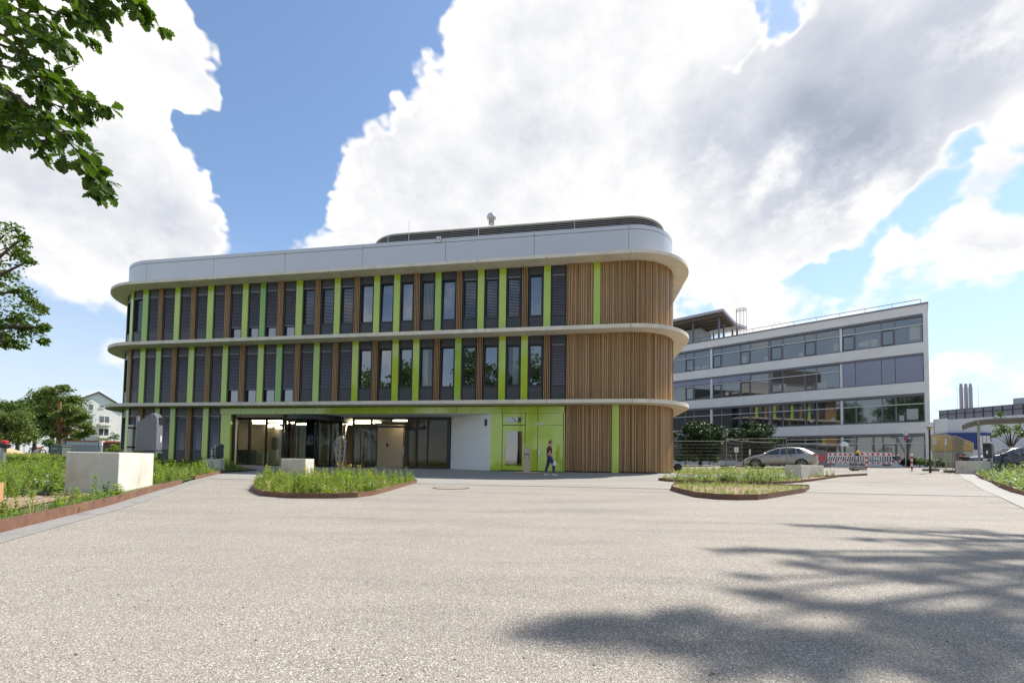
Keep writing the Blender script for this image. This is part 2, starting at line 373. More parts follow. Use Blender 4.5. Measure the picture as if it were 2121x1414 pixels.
def sheet(name, poly, dz, m, step=1.0, parent=None, zf=None, label=None):
    """a sheet that follows the ground, dz above it (grid clipped to the polygon by bmesh triangulation)"""
    import bmesh
    poly = resample(poly, step); bm = bmesh.new(); zf = zf or ground_z
    vs = [bm.verts.new((x, y, 0)) for x, y in poly]; bm.faces.new(vs)
    bmesh.ops.triangulate(bm, faces=bm.faces[:])
    x0, x1 = min(p[0] for p in poly), max(p[0] for p in poly); y0, y1 = min(p[1] for p in poly), max(p[1] for p in poly)
    for k in range(1, int((x1-x0)/step)+1):
        bmesh.ops.bisect_plane(bm, geom=bm.verts[:]+bm.edges[:]+bm.faces[:], plane_co=(x0+k*step, 0, 0), plane_no=(1, 0, 0))
    for k in range(1, int((y1-y0)/step)+1):
        bmesh.ops.bisect_plane(bm, geom=bm.verts[:]+bm.edges[:]+bm.faces[:], plane_co=(0, y0+k*step, 0), plane_no=(0, 1, 0))
    for v in bm.verts: v.co.z = zf(v.co.x, v.co.y)+dz
    bmesh.ops.recalc_face_normals(bm, faces=bm.faces[:])
    for f in bm.faces:
        if f.normal.z < 0: f.normal_flip()
        f.smooth = True
    me = bpy.data.meshes.new(name); bm.to_mesh(me); bm.free(); me.materials.append(m)
    return link(name, me, parent)
def GP(*pts): return [tuple(ground_hit(x, y)[:2]) for x, y in pts]
# ------------------------------------------------------------------ common materials
M_conc = mat('slab_concrete', (.74, .685, .575), .75, var=.16, vscale=1.6, bump=.15, bscale=40, dirt=(.58, .525, .43), dscale=.8, stretch=(2.2, 2.2, .5))
M_alu = mat('parapet_aluminium', (.60, .58, .57), .38, metal=.45, var=.02, vscale=.6)
M_gap = mat('joint_dark', (.02, .02, .022), .8)
M_green = mat('green_glass_panel', (.44, .57, .05), .07, spec=.5, var=.05, vscale=1.5, ior=1.75)
M_green_d = mat('deep_green_glass_panel', (.20, .40, .04), .07, spec=.5, var=.05, vscale=1.5, ior=1.75)
M_green_m = mat('mid_green_glass_panel', (.33, .50, .045), .07, spec=.5, var=.05, vscale=1.5, ior=1.75)
M_dark = mat('anthracite_panel', (.052, .053, .060), .42, var=.08, vscale=3)
M_frame = mat('anthracite_frame', (.022, .023, .028), .4)
M_blind = mat('blind_slat', (.20, .19, .22), .45, metal=.3)
M_pane = mat('dark_window_glass', (.010, .013, .016), .015, spec=.9, ior=2.1)
M_glass = glassmat('clear_glass', (.90, .94, .92), 1.5, 1.2)
M_glass_n = glassmat('neutral_glass', (.75, .8, .82), 1.7, 1.5)
M_curtain = mat('pale_curtain', (.55, .58, .55), .9, var=.1, vscale=9)
M_plaster = mat('white_plaster', (.80, .79, .77), .85, var=.05, vscale=4, bump=.1, bscale=90)
M_roof = mat('roof_gravel', (.3, .29, .28), .9, var=.2, vscale=20)
def woodmat(name, c):
    return mat(name, c, .46, var=.20, vscale=2.2, stretch=(6, 6, .35), bump=.12, bscale=18)
WOODS = [woodmat('timber_slat_a', (.385, .228, .10)), woodmat('timber_slat_b', (.35, .205, .09)), woodmat('timber_slat_c', (.42, .255, .115)), woodmat('timber_slat_d', (.33, .19, .085))]

# ------------------------------------------------------------------ main building
ZS = [(.17, 3.71), (3.90, 7.505), (7.70, 11.305)]          # clear storeys (floor to soffit)
SLABS = [(3.71, 3.90), (7.505, 7.70), (11.305, 11.48)]
UT, RR, UL, RL, DEEP = 6.03, 2.68, -23.85, 4.0, 17.0
SR1 = UT+RR*math.pi/2; SL1 = UL-RL*math.pi/2
def wpath(s, off=0.0, ut=UT, rr=RR, ul=UL, rl=RL, y0=0.0):
    """point and outward normal of the plan outline at arc length s (s = u on the straight front)"""
    sr, s_l = ut+rr*math.pi/2, ul-rl*math.pi/2
    if ul <= s <= ut: return s, y0-off, 0, -1
    if s > sr: return ut+rr+off, y0+rr+(s-sr), 1, 0
    if s < s_l: return ul-rl-off, y0+rl+(s_l-s), -1, 0
    if s > ut:
        a = (s-ut)/rr; return ut+(rr+off)*math.sin(a), y0+rr-(rr+off)*math.cos(a), math.sin(a), -math.cos(a)
    a = (ul-s)/rl; return ul-(rl+off)*math.sin(a), y0+rl-(rl+off)*math.cos(a), -math.sin(a), -math.cos(a)
def samples(s0, s1, step=.28, ut=UT, rr=RR, ul=UL, rl=RL, y0=0):
    sr, s_l = ut+rr*math.pi/2, ul-rl*math.pi/2
    br = [s0]+[b for b in (s_l, ul, ut, sr) if s0+1e-4 < b < s1-1e-4]+[s1]; o = [s0]
    for a, b in zip(br, br[1:]):
        m_ = (a+b)/2; arc = (ut < m_ < sr) or (s_l < m_ < ul); n = max(1, math.ceil((b-a)/step)) if arc else 1
        o += [a+(b-a)*(i+1)/n for i in range(n)]
    return o
def ribbon(mb, s0, s1, z0, z1, o0, o1, step=.28, **kw):
    S = samples(s0, s1, step, **kw); n = len(S); vs = []
    for s in S:
        for o in (o0, o1):
            x, y, _, _ = wpath(s, o, **kw); vs += [(x, y, z0), (x, y, z1)]
    fs = []
    for i in range(n-1):
        a, b = 4*i, 4*i+4
        fs += [(a+2, b+2, b+3, a+3), (b, a, a+1, b+1), (a+1, a+3, b+3, b+1), (a, b, b+2, a+2)]
    fs += [(0, 2, 3, 1), (4*n-4, 4*n-3, 4*n-1, 4*n-2)]
    return mb.add(vs, fs)
def s_px(x, y):
    u, z = u1(x, y)
    if UL <= u <= UT: return u
    z = max(.2, min(13.2, z)); best = (1e9, u)
    rng = np.linspace(UT, SR1, 240) if u > UT else np.linspace(SL1, UL, 300)
    for s in rng:
        X, Y, nx, ny = wpath(s); q = w1(X, Y, z); vis = (nx*EU+(ny)*EI).dot(CAM-q)
        if vis < -1: continue
        d = abs(proj(q)[0]-x)
        if d < best[0]: best = (d, s)
    return best[1]

main = empty('office_building', 'three storey rounded office building with green glass strips, timber slats and projecting concrete slabs', 'building', B0, -A1)
ROOF_Z = 11.48
mb = MB()
for (z0, z1) in ZS[1:]: ribbon(mb, SL1-DEEP, SR1+DEEP, z0, z1, -.40, -.20)
U_RL, U_RR = u1(478.8, 857.6)[0], u1(1014.8, 856)[0]
ribbon(mb, SL1-DEEP, U_RL-.02, .05, 3.71, -.40, -.20); ribbon(mb, U_RR+.02, SR1+DEEP, .05, 3.71, -.40, -.20)
yb = RL+DEEP
mb.box(UL-RL+.2, UT+RR-.2, yb-.2, yb+.1, .05, 11.3)
mb.build('wall', M_dark, main)
def outline(off, **kw): return [wpath(s, off, **kw)[:2] for s in samples(SL1-DEEP, SR1+DEEP, .3)]
mb = MB()
for (z0, z1) in SLABS: mb.prism(outline(-.22), z0+.01, z1-.01)
mb.build('floor_plate', M_conc, main)
mb = MB(); mb.prism(outline(-.1), ROOF_Z, ROOF_Z+.25); mb.build('roof', M_roof, main)
# projecting slab pieces, butted with open joints
J3 = [276, 343, 449, 602, 723.5, 853.6, 988, 1131.6, 1306]; J2 = [280, 335.5, 444, 597, 720, 849, 986, 1131, 1306]; J1 = [262, 340, 441, 595, 718, 849, 986, 1131, 1308]
for (z0, z1), J, yy in zip(SLABS, (J1, J2, J3), (829, 690, 555)):
    ss = []
    for x in J:
        if x < 300: ss.append(UL-RL*.75)
        else: ss.append(u1(x, yy, -OVER)[0])
    ss = [SL1-DEEP+.5, SL1-5]+ss+[SR1-.15*RR*0+.4, SR1+6, SR1+DEEP-.5]
    ss = sorted(ss)
    for a, b in zip(ss, ss[1:]):
        m_ = MB(); ribbon(m_, a+.008, b-.008, z0, z1, -.19, OVER, .22); m_.build('slab_edge', M_conc, main)
# parapet
SP = [SL1-DEEP+.5, SL1-2]+[u1(x, y)[0] for x, y in ((305, 540), (443, 530), (591.5, 520), (752, 505), (923.5, 495), (1107, 480), (1302.5, 468))]+[SR1+1.5, SR1+DEEP-.5]
for a, b in zip(SP, SP[1:]):
    m_ = MB(); ribbon(m_, a+.009, b-.009, 11.50, 12.965, -.12, 0, .2); m_.build('parapet_panel', M_alu, main)
    m_ = MB(); ribbon(m_, a+.009, b-.009, 12.99, 13.21, -.30, .004, .2); m_.build('coping', M_alu, main)
mb = MB(); ribbon(mb, SP[0]+.05, SP[-1]-.05, 11.48, 13.15, -.30, -.13, .3); mb.build('parapet_backing', M_gap, main)
# roof plant screen of curved louvres
LK = dict(ut=u1(1296, 446.5, 3.0)[0], rr=2.6, ul=u1(824, 480, 3.0)[0], rl=2.6, y0=3.0)
lz0, lz1 = 12.9, 15.40
screen_s = (LK['ul']-LK['rl']*math.pi/2-8, LK['ut']+LK['rr']*math.pi/2+8)
M_louv = mat('louvre_metal', (.42, .39, .34), .45, metal=.3, var=.05)
nl = 21
for i in range(nl):
    z = lz0+(lz1-.09-lz0)*(i+.5)/nl; S = samples(screen_s[0], screen_s[1], .25, LK['ut'], LK['rr'], LK['ul'], LK['rl']); vs = []
    for s in S:
        for o, dz in ((0, -.035), (0, -.005), (-.09, .045), (-.09, .015)):
            x, y, _, _ = wpath(s, o, **LK); vs.append((x, y, z+dz))
    fs = []
    for k in range(len(S)-1):
        a, b = 4*k, 4*k+4; fs += [(a+j, b+j, b+(j+1) % 4, a+(j+1) % 4) for j in range(4)]
    MB().add(vs, fs).build('louvre', M_louv, main)
m_ = MB(); ribbon(m_, *screen_s, lz1-.085, lz1-.02, -.06, .012, .2, **LK); m_.build('screen_cap', M_conc, main)
m_ = MB(); ribbon(m_, *screen_s, ROOF_Z+.25, lz1-.03, -.14, -.10, .3, **LK); m_.build('screen_backing', M_gap, main)
for x in (845, 930, 1036, 1148, 1283):
    u = u1(x, 470, 3.0)[0]; MB().box(u-.02, u+.02, 2.985, 3.06, 11.73, lz1-.15).build('screen_post', M_dark, main)
u, z = u1(1018, 452, 7.0)
MB().lathe([(.0, 0), (.2, 0), (.2, .3), (.33, .4), (.35, .55), (.27, .7), (.13, .8), (.0, .82)], 18, (u, 7.0, z-.45)).build('roof_vent', mat('vent_metal', (.62, .62, .63), .35, metal=.7), main, True)
for x, y in ((847, 472), (991, 487), (1190, 473), (803.5, 498)):
    u, z = u1(x, y, 1.0); m_ = MB(); m_.tube([(u, 1.0, 11.7), (u, 1.0, z+.45)], .012, 6); m_.build('lightning_rod', mat('rod_metal', (.75, .75, .75), .4, metal=.8), main)
u, z = u1(909, 496)
MB().box(u-.13, u+.13, -.03, -.006, z-.16, z+.16).build('hatch_sign', mat('sign_white', (.75, .75, .75), .5), main)
MB().box(u-.16, u+.16, -.022, -.004, z-.19, z+.19).build('hatch_sign_border', mat('sign_redbrown', (.22, .04, .03), .5), main)
m_ = MB()
for k in (-1, 1): m_.box(u+k*.045-.015, u+k*.045+.015, -.036, -.029, z-.09, z+.09)
m_.build('hatch_sign_mark', M_frame, main)

# ---- facade bays
wcount = [0]
def window(s0, s1, storey, state):
    """one dark bay: frame, top panel, lower panel, glass or lowered blind"""
    z0, z1 = ZS[storey]; zt = z1-.47; zb = z0+.86 if 'tall' not in state else z0+.06
    f = MB(); e = .055
    for a, b, c, d in ((s0+.01, s0+.01+e, z0+.02, z1-.02), (s1-.01-e, s1-.01, z0+.02, z1-.02)): ribbon(f, a, b, c, d, -.20, -.02)
    ribbon(f, s0+.01+e, s1-.01-e, zt-.03, zt+.03, -.19, -.025); ribbon(f, s0+.01+e, s1-.01-e, zb-.03, zb+.03, -.19, -.025)
    w = f.build('window', M_frame, main); wcount[0] += 1
    a, b = s0+.01+e, s1-.01-e
    m_ = MB(); ribbon(m_, a, b, zt+.03, z1-.005, -.12, -.05); m_.build('top_panel', M_dark, w)
    if 'tall' not in state:
        m_ = MB(); ribbon(m_, a, b, z0+.005, zb-.03, -.12, -.05); m_.build('lower_panel', M_dark, w)
    pane = M_glass_n if 'curtain' in state else M_pane
    if 'tilt' in state:
        m_ = MB(); zz0, zz1 = zb+.03, zt-.03; t = .065; q = []
        for s, zz, o in ((a+.02, zz0, -.12), (b-.02, zz0, -.12), (b-.02, zz1, -.12-t), (a+.02, zz1, -.12-t)):
            x, y, _, _ = wpath(s, o); q.append((x, y, zz))
        m_.add(q, [(0, 1, 2, 3)]); m_.build('pane', pane, w)
        m_ = MB(); k = [Vector(p) for p in q]
        for i in range(4): m_.tube([k[i], k[(i+1) % 4]], .035, 4)
        m_.build('sash', M_frame, w)
    else:
        m_ = MB(); ribbon(m_, a, b, zb+.03, zt-.03, -.17, -.15); m_.build('pane', pane, w)
        m_ = MB()
        for aa, bb, c, d in ((a, a+.06, zb+.03, zt-.03), (b-.06, b, zb+.03, zt-.03), (a+.06, b-.06, zb+.03, zb+.085), (a+.06, b-.06, zt-.085, zt-.03)): ribbon(m_, aa, bb, c, d, -.149, -.11)
        m_.build('sash', M_frame, w)
    if 'curtain' in state:
        m_ = MB(); n = 9 if 'strips' in state else 1
        aa, bb = (a, b) if 'strips' in state else ((a+.05, a+(b-a)*.55) if 'cl' in state else (a+(b-a)*.42, b-.03))
        for i in range(n):
            p = aa+(bb-aa)*i/n; ribbon(m_, p+.01, p+(bb-aa)/n-(.05 if n > 1 else 0), zb+.04, zt-.1, -.1995, -.192)
        m_.build('curtain', M_curtain, w)
    if 'blind' in state:
        zl = z0+.86 if 'tall' in state else zb; zl += .05
        openb = 'open' in state; m_ = MB(); pitch = .085; n = int((zt-.05-zl)/pitch)
        for i in range(n):
            zc = zl+pitch*(i+.5); hh = (.018, .038) if openb else (.036, .03)
            S = samples(a+.015, b-.015); vs = []
            for s in S:
                x, y, _, _ = wpath(s, -.045-hh[1]/2+.02); vs.append((x, y, zc-hh[0])); x, y, _, _ = wpath(s, -.045-hh[1]/2-.02); vs.append((x, y, zc+hh[0]))
            m_.add(vs, [(2*k, 2*k+2, 2*k+3, 2*k+1) for k in range(len(S)-1)])
        ribbon(m_, a+.012, b-.012, zl-.05, zl-.01, -.07, -.03); ribbon(m_, a+.01, b-.01, zt-.1, zt-.03, -.10, -.03)
        m_.build('blind', M_blind, w)
def strip(s0, s1, storey, m, name='glass_strip'):
    z0, z1 = ZS[storey]; m_ = MB(); ribbon(m_, s0+.008, s1-.008, z0+.005, z1-.005, -.10, .012); m_.build(name, m, main)
slat_n = [0]
def slat(s0, s1, z0, z1, o=.03, k=None):
    slat_n[0] += 1; m_ = MB(); ribbon(m_, s0, s1, z0, z1, -.03, o+random.uniform(-.006, .006), .6)
    m_.build('slat', WOODS[k if k is not None else random.choice((0, 0, 0, 1, 2, 0, 3))], main)
def fins(s0, s1, storey):
    z0, z1 = ZS[storey]; m_ = MB(); ribbon(m_, s0+.004, s1-.004, z0+.005, z1-.005, -.14, -.10); m_.build('fin_backing', M_gap, main)
    n = 4; w = (s1-s0-.02)/n
    if s0 > SR1 or s1 < UL-RL*.8:      # round the corner, out of sight of the forecourt: joined
        m_ = MB()
        for i in range(n): ribbon(m_, s0+.01+w*i+.024, s0+.01+w*(i+1)-.024, z0+.006, z1-.006, -.03, .035)
        m_.build('slat_group', WOODS[0], main)['kind'] = 'stuff'; return
    for i in range(n): slat(s0+.01+w*i+.024, s0+.01+w*(i+1)-.024, z0+.006, z1-.006, .035, k=(0, 2, 0, 1)[i])
def cladding(s0, s1, storey, rest=None, stuff_from=None):
    z0, z1 = ZS[storey]; z0 += .02 if storey else .06
    m_ = MB(); ribbon(m_, s0+.004, (rest or s1)-.004, z0, z1-.004, -.15, -.10); m_.build('cladding_backing', M_gap, main)
    s = s0+.01; pat = (.105, .075, .13, .09, .062, .12, .085, .145, .07)
    while s < s1-.03:
        w = min(random.choice(pat), s1-s-.004); slat(s, s+w-(.024 if s < UT else .036), z0, z1-.006, random.choice((.025, .04, .055))); s += w
    if rest:
        m_ = MB()
        while s < rest-.1: w = random.choice(pat); ribbon(m_, s, s+w-.027, z0, z1-.006, -.03, .035, .6); s += w
        o = m_.build('slat_cladding', WOODS[0], main); tag(o, kind='stuff')

def seq(c, ox): return [ox+v/4.611 for v in c]
# storey 3 (top): kind, left pixel, right pixel at row y
T3 = [('g', 325, 350, 200), ('w', 358, 440, 200, 'blind open'), ('gm', 440, 492, 200), ('w', 494, 590, 200, 'blind'), ('f', 590, 636, 200), ('w', 638, 745, 200, 'blind'), ('g', 745, 796, 200),
      ('w', 797, 900, 200, 'blind'), ('f', 901, 950, 200), ('w', 951, 1057, 200, 'blind'), ('g', 1059, 1115, 200), ('w', 1117, 1222, 200, 'blind'), ('f', 1223, 1279, 200), ('w', 1281, 1391, 200, 'blind tall'),
      ('g', 1393, 1446, 200), ('w', 1448, 1560, 200, 'blind tall'), ('gd', 1561, 1612, 200), ('w', 1614, 1726, 200, 'blind tall'), ('f', 1727, 1786, 200), ('w', 1789, 1902, 200, 'blind tall'), ('g', 1904, 1965, 200),
      ('w', 1967, 2083, 200, 'blind open'), ('f', 57, 113, 640), ('w', 115, 240, 640, 'blind open'), ('g', 241, 298, 640), ('w', 299, 428, 640, 'blind open'), ('f', 429, 488, 640), ('w', 490, 616, 640, 'glass'),
      ('g', 617, 675, 640), ('w', 677, 806, 640, 'tilt'), ('g', 808, 868, 640), ('w', 870, 999, 640, 'glass'), ('f', 1000, 1062, 640), ('w', 1064, 1202, 640, 'curtain strips'), ('gm', 1203, 1262, 640),
      ('w', 1264, 1402, 640, 'tilt'), ('f', 1404, 1466, 640), ('w', 1468, 1608, 640, 'blind open'), ('g', 1610, 1673, 640), ('w', 1675, 1813, 640, 'blind open'), ('g', 1815, 1882, 640), ('w', 1884, 2028, 640, 'blind open'),
      ('f', 92, 160, 1060), ('w', 162, 303, 1060, 'glass'), ('g', 305, 373, 1060), ('w', 375, 522, 1060, 'blind'), ('c', 525, 778, 1060), ('g', 780, 848, 1060)]
T2 = [('f', 293, 326, 200), ('w', 330, 410, 200, 'blind'), ('g', 412, 459, 200), ('w', 461, 560, 200, 'blind'), ('gm', 562, 608, 200), ('w', 610, 713, 200, 'blind'), ('f', 715, 762, 200), ('w', 764, 871, 200, 'blind'),
      ('g', 873, 925, 200), ('w', 927, 1034, 200, 'blind'), ('f', 1035, 1085, 200), ('w', 1087, 1196, 200, 'blind'), ('g', 1198, 1248, 200), ('w', 1250, 1363, 200, 'blind tall'), ('f', 1364, 1416, 200), ('w', 1418, 1533, 200, 'blind tall'),
      ('g', 1535, 1590, 200), ('w', 1592, 1710, 200, 'blind tall'), ('gd', 1711, 1766, 200), ('w', 1768, 1886, 200, 'blind tall'), ('f', 1888, 1944, 200), ('w', 1946, 2066, 200, 'blind'), ('gm', 38, 98, 640), ('w', 100, 221, 640, 'blind'),
      ('f', 222, 281, 640), ('w', 283, 408, 640, 'blind'), ('g', 410, 469, 640), ('w', 471, 599, 640, 'glass'), ('f', 600, 658, 640), ('w', 660, 791, 640, 'tilt'), ('g', 793, 853, 640), ('w', 855, 988, 640, 'glass'), ('g', 990, 1051, 640),
      ('w', 1053, 1188, 640, 'curtain cl'), ('f', 1190, 1250, 640), ('w', 1252, 1389, 640, 'tilt'), ('gm', 1391, 1453, 640), ('w', 1455, 1597, 640, 'glass'), ('f', 1598, 1660, 640), ('w', 1662, 1808, 640, 'tilt'), ('g', 1810, 1876, 640),
      ('w', 1878, 2021, 640, 'curtain cr'), ('g', 2022, 2089, 640), ('w', 155, 298, 1060, 'glass'), ('f', 300, 370, 1060), ('w', 372, 520, 1060, 'blind')]
T1 = [('g', 275, 300, 200), ('w', 306, 400, 200, 'blind'), ('f', 402, 441, 200), ('w', 445, 550, 200, 'blind'), ('gm', 552, 596, 200), ('w', 599, 696, 200, 'blind'), ('gm', 698, 746, 200), ('w', 749, 853, 200, 'blind'),
      ('f', 855, 906, 200), ('w', 908, 1010, 200, 'blind'), ('g', 1012, 1065, 200), ('w', 1068, 1181, 200, 'blind')]
def lay(T, storey, yrow):
    prev = None
    for t in T:
        k, a, b, ox = t[:4]; yy = yrow(ox)
        s0, s1 = s_px(ox+a/4.611, yy), s_px(ox+b/4.611, yy)
        if k == 'w' and prev is not None: s0 = prev+.006
        elif prev is not None and (abs(s0-prev) < .15 or s0 < prev): s0 = prev+.006
        if s1 <= s0+.05: s1 = s0+.3
        prev = s1
        if k == 'w': window(s0, s1, storey, t[4])
        elif k == 'f': fins(s0, s1, storey)
        elif k == 'c': cladding(s0, s1, storey)
        else: strip(s0, s1, storey, {'g': M_green, 'gm': M_green_m, 'gd': M_green_d}[k])
    return prev
e3 = lay(T3, 2, lambda ox: 641 if ox == 200 else (630 if ox == 640 else 603))
e2 = lay(T2, 1, lambda ox: 776 if ox == 200 else (765 if ox == 640 else 765))
e1 = lay(T1, 0, lambda ox: 890)
S_VIS = SR1-.28
cladding(e3+.006, S_VIS, 2, SR1+1.2); cladding(e2+.006, S_VIS, 1, SR1+1.2)
sA, sB = u1(953/4.611+1060, 900)[0], u1(1025/4.611+1060, 900)[0]
sW = u1(1171.5, 900)[0]
cladding(sW, sA-.012, 0); strip(sA, sB, 0, M_green); cladding(sB+.012, S_VIS, 0, SR1+1.2)
# side facing the office block: the same bays carry on
for st in range(3):
    s = SR1+1.25; k = st
    while s < SR1+DEEP-2.2:
        if k % 4 == 1: strip(s, s+.5, st, M_green)
        elif k % 4 == 3: fins(s, s+.5, st)
        else: window(s, s+1.1, st, 'blind' if (k//2+st) % 3 == 0 else 'glass')
        s += .51 if k % 2 else 1.11
        k += 1
# left end round the corner: a few more bays, then plain
for st, s_first in ((2, s_px(200+325/4.611, 641)), (1, s_px(200+293/4.611, 776)), (0, s_px(200+275/4.611, 890))):
    s = s_first-.03
    for k in range(9):
        a, b = s-(1.0 if k % 2 == 0 else .5), s-.02
        if k % 2 == 0: window(a, b, st, 'blind' if k % 4 else 'blind open')
        elif k % 4 == 1: strip(a, b, st, M_green_m)
        else: fins(a, b, st)
        s = a
# ---- ground floor entrance
ZH = 3.285
uG = u1(457, 900)[0]
hx = [457, 499, 536, 574, 612, 651.5, 691.6, 732.6, 773.4, 815.2, 858.4, 901.3, 946, 991.3, 1040, 1087.8, 1113.6, 1169.5]
hu = [u1(x, 850)[0] for x in hx]
for a, b in zip(hu, hu[1:]):
    m_ = MB(); m_.box(a+.008, b-.008, -.02, .12, ZH+.004, 3.66); m_.build('header_panel', M_green, main)
MB().box(uG+.01, hu[-1], .13, .2, ZH+.004, 3.70).build('header_backing', M_gap, main)
MB().box(uG+.008, U_RL, -.02, .12, .20, ZH-.008).build('green_panel', M_green, main)
def gp(x0, x1, z0, z1, y0=-.02, y1=.12, m=None, name='green_panel'):
    a, b = u1(x0, 915)[0], u1(x1, 915)[0]; return MB().box(a+.008, b-.008, y0, y1, z0, z1).build(name, m or M_green, main)
gp(1014.8, 1040, .20, ZH-.008)
zz = lambda y: u1(1064, y)[1]
o = gp(1040.5, 1087.5, zz(880)+.02, ZH-.012, .0, .12, name='fanlight')
a, b = u1(1047, 870)[0], u1(1081, 870)[0]; MB().box(a, b, -.012, -.002, zz(874), zz(864)).build('pane', M_pane, o)
o = gp(1040.5, 1087.5, .22, zz(880)-.02, .0, .12, name='glass_door')
a, b = u1(1047, 930)[0], u1(1081, 930)[0]; MB().box(a, b, -.012, -.002, zz(964), zz(893)).build('pane', M_pane, o)
MB().box(a-.09, a-.06, -.08, -.05, 1.0, 1.5).build('handle', mat('steel', (.6, .6, .6), .3, metal=1), o)
MB().box(u1(1040, 915)[0]+.01, u1(1169, 915)[0], .125, .2, .17, ZH-.01).build('panel_backing', M_gap, main)
gp(1088, 1113.4, .20, ZH-.008)
z7 = u1(1140, 880)[1]
gp(1113.8, 1166.4, z7+.008, ZH-.008); o = gp(1113.8, 1166.4, .20, z7-.008, name='service_door')
MB().box(u1(1116, 915)[0]+.02, u1(1118, 915)[0]+.05, -.07, -.02, 1.05, 1.30).build('handle', mat('steel', (.6, .6, .6), .3, metal=1), o)
gp(1167.2, 1170, .20, ZH-.008)
u, z = u1(1119, 878)
MB().box(u-.14, u+.14, -.045, -.021, z-.05, z+.05).build('number_plate', mat('plate_white', (.78, .78, .76), .5), main)
m_ = MB()
for k, w in enumerate((.03, .018, .026, .02, .012)): m_.box(u-.06+.03*k, u-.06+.03*k+w*.7, -.049, -.0452, z-.022, z+.022)
m_.build('number_lettering', M_frame, main)
# recess: soffit, splayed reveals, floor, lobby
YB = 2.0; bl, br = u1(490.9, 910, YB)[0], u1(934, 915, YB)[0]
MB().add([(U_RL, 0, ZH), (U_RR, 0, ZH), (br, YB, ZH), (bl, YB, ZH), (U_RL, 0, ZH+.1), (U_RR, 0, ZH+.1), (br, YB, ZH+.1), (bl, YB, ZH+.1)],
         [(0, 3, 2, 1), (4, 5, 6, 7), (0, 1, 5, 4), (1, 2, 6, 5), (2, 3, 7, 6), (3, 0, 4, 7)]).build('entrance_soffit', M_plaster, main)
for (a, y0), (b, y1), nm in (((U_RL, -.019), (bl, YB), 'reveal'), ((U_RR, -.019), (br, YB), 'reveal')):
    sgn = -1 if a == U_RL else 1
    MB().prism([(a, y0), (b, y1), (b+sgn*.2, y1), (a+sgn*.05, y0)] if sgn > 0 else [(a, y0), (a-.05, y0), (b-.2, y1), (b, y1)], .12, ZH-.003).build(nm, M_plaster, main)
MB().box(u1(1003.5, 873, .1)[0]-.0, u1(1003.5, 873, .1)[0]+.16, .10, .34, 2.62, 2.98).build('wall_lamp', M_frame, main)
for x in (530, 770, 900):
    u = u1(x, 860, 1)[0]; MB().cyl((u, 1.0), .09, ZH-.012, ZH+.0, 14).build('downlight', mat('lamp_face', (.8, .78, .7), .4), main)
u = u1(960, 971, 1)[0]
# lobby shell
lob_u0, lob_u1, lob_y = bl-3, br+9, 13.0
M_lfloor = mat('lobby_floor', (.10, .095, .085), .25, var=.1)
MB().box(lob_u0, lob_u1, YB+.05, lob_y, .05, .165).build('lobby_floor', M_lfloor, main)
MB().box(lob_u0, lob_u1, YB+.2, lob_y, ZH+.02, ZH+.12).build('lobby_ceiling', mat('lobby_ceiling_mat', (.35, .33, .30), .8), main)
m_ = MB(); m_.box(lob_u0, lob_u1, lob_y, lob_y+.2, .1, ZH+.1); m_.box(lob_u0-.2, lob_u0, .4, lob_y, .1, ZH+.1); m_.box(lob_u1, lob_u1+.2, .4, lob_y, .1, ZH+.1)
m_.build('lobby_wall', mat('lobby_wall_mat', (.26, .225, .175), .8, var=.15, vscale=1), main)
M_lamp = mat('lobby_lamp', (1, .9, .7), .5, emit=(1.0, .86, .58), estr=4.0)
LU, LD = bl+1.0, 0
for k, (x, yl, r, n) in enumerate(((538, 3.2, .62, 1), (538, 5.2, .55, 1), (574, 3.4, .8, 1), (566, 6.2, .4, 1), (565, 7.2, .6, 1), (556, 8.4, .4, 1), (568, 9.6, 1.0, 1), (585, 5.0, .45, 1), (611, 4.6, .6, 1), (625, 6.0, .5, 1), (640, 5.0, .5, 1),
                                  (738, 3.6, .5, 1), (752, 4.6, .9, 1), (760, 3.5, .45, 1), (778, 4.2, .4, 1), (829, 3.0, .5, 1), (720, 5.5, .5, 1), (700, 4.5, .4, 1))):
    u = u1(x, 870, yl)[0]; m_ = MB()
    pl = [(u+r*math.cos(t), yl+.32*r*math.sin(t)) for t in np.linspace(0, 2*math.pi, 15)[:-1]]
    m_.prism(pl, ZH-.16, ZH-.08); m_.build('ceiling_lamp', M_lamp, main)
def inbox(x0, x1, y0, y1, yl, dep, m, name):
    a, za = u1(x0, y1, yl); b, zb = u1(x1, y0, yl); MB().bbox(a, b, yl, yl+dep, .16, zb, .01).build(name, m, main)
M_teal = mat('teal_counter', (.012, .045, .05), .35); M_pale = mat('pale_cabinet', (.20, .25, .22), .5)
inbox(491, 514, 931, 961, 2.9, .8, M_teal, 'reception_counter'); inbox(531, 545, 937, 961, 4.2, .6, M_pale, 'lobby_cabinet'); inbox(552, 574, 931, 961, 5.0, .6, M_pale, 'lobby_cabinet')
inbox(503, 506, 872, 961, 7.0, .3, M_plaster, 'lobby_column'); inbox(530, 536, 887, 961, 8.0, .4, M_plaster, 'lobby_column'); inbox(560, 572, 905, 961, 9.0, .3, M_lfloor, 'lobby_shelf')
M_beige = mat('beige_wall', (.62, .50, .36), .8, var=.04, emit=None)
a, b = u1(783, 925, 3.6)[0], u1(836, 925, 3.6)[0]; MB().box(a-.05, b, 3.6, 3.75, .16, 2.95).build('lobby_partition', M_beige, main)
u, z = u1(802, 921, 3.58); MB().box(u-.07, u+.07, 3.57, 3.599, z-.1, z+.1).build('call_point', mat('dark_red', (.08, .01, .01), .5), main)
u = u1(766, 925, 4.2)[0]; MB().box(u-.4, u+.55, 4.2, 4.3, .16, 2.6).build('inner_door', M_frame, main)
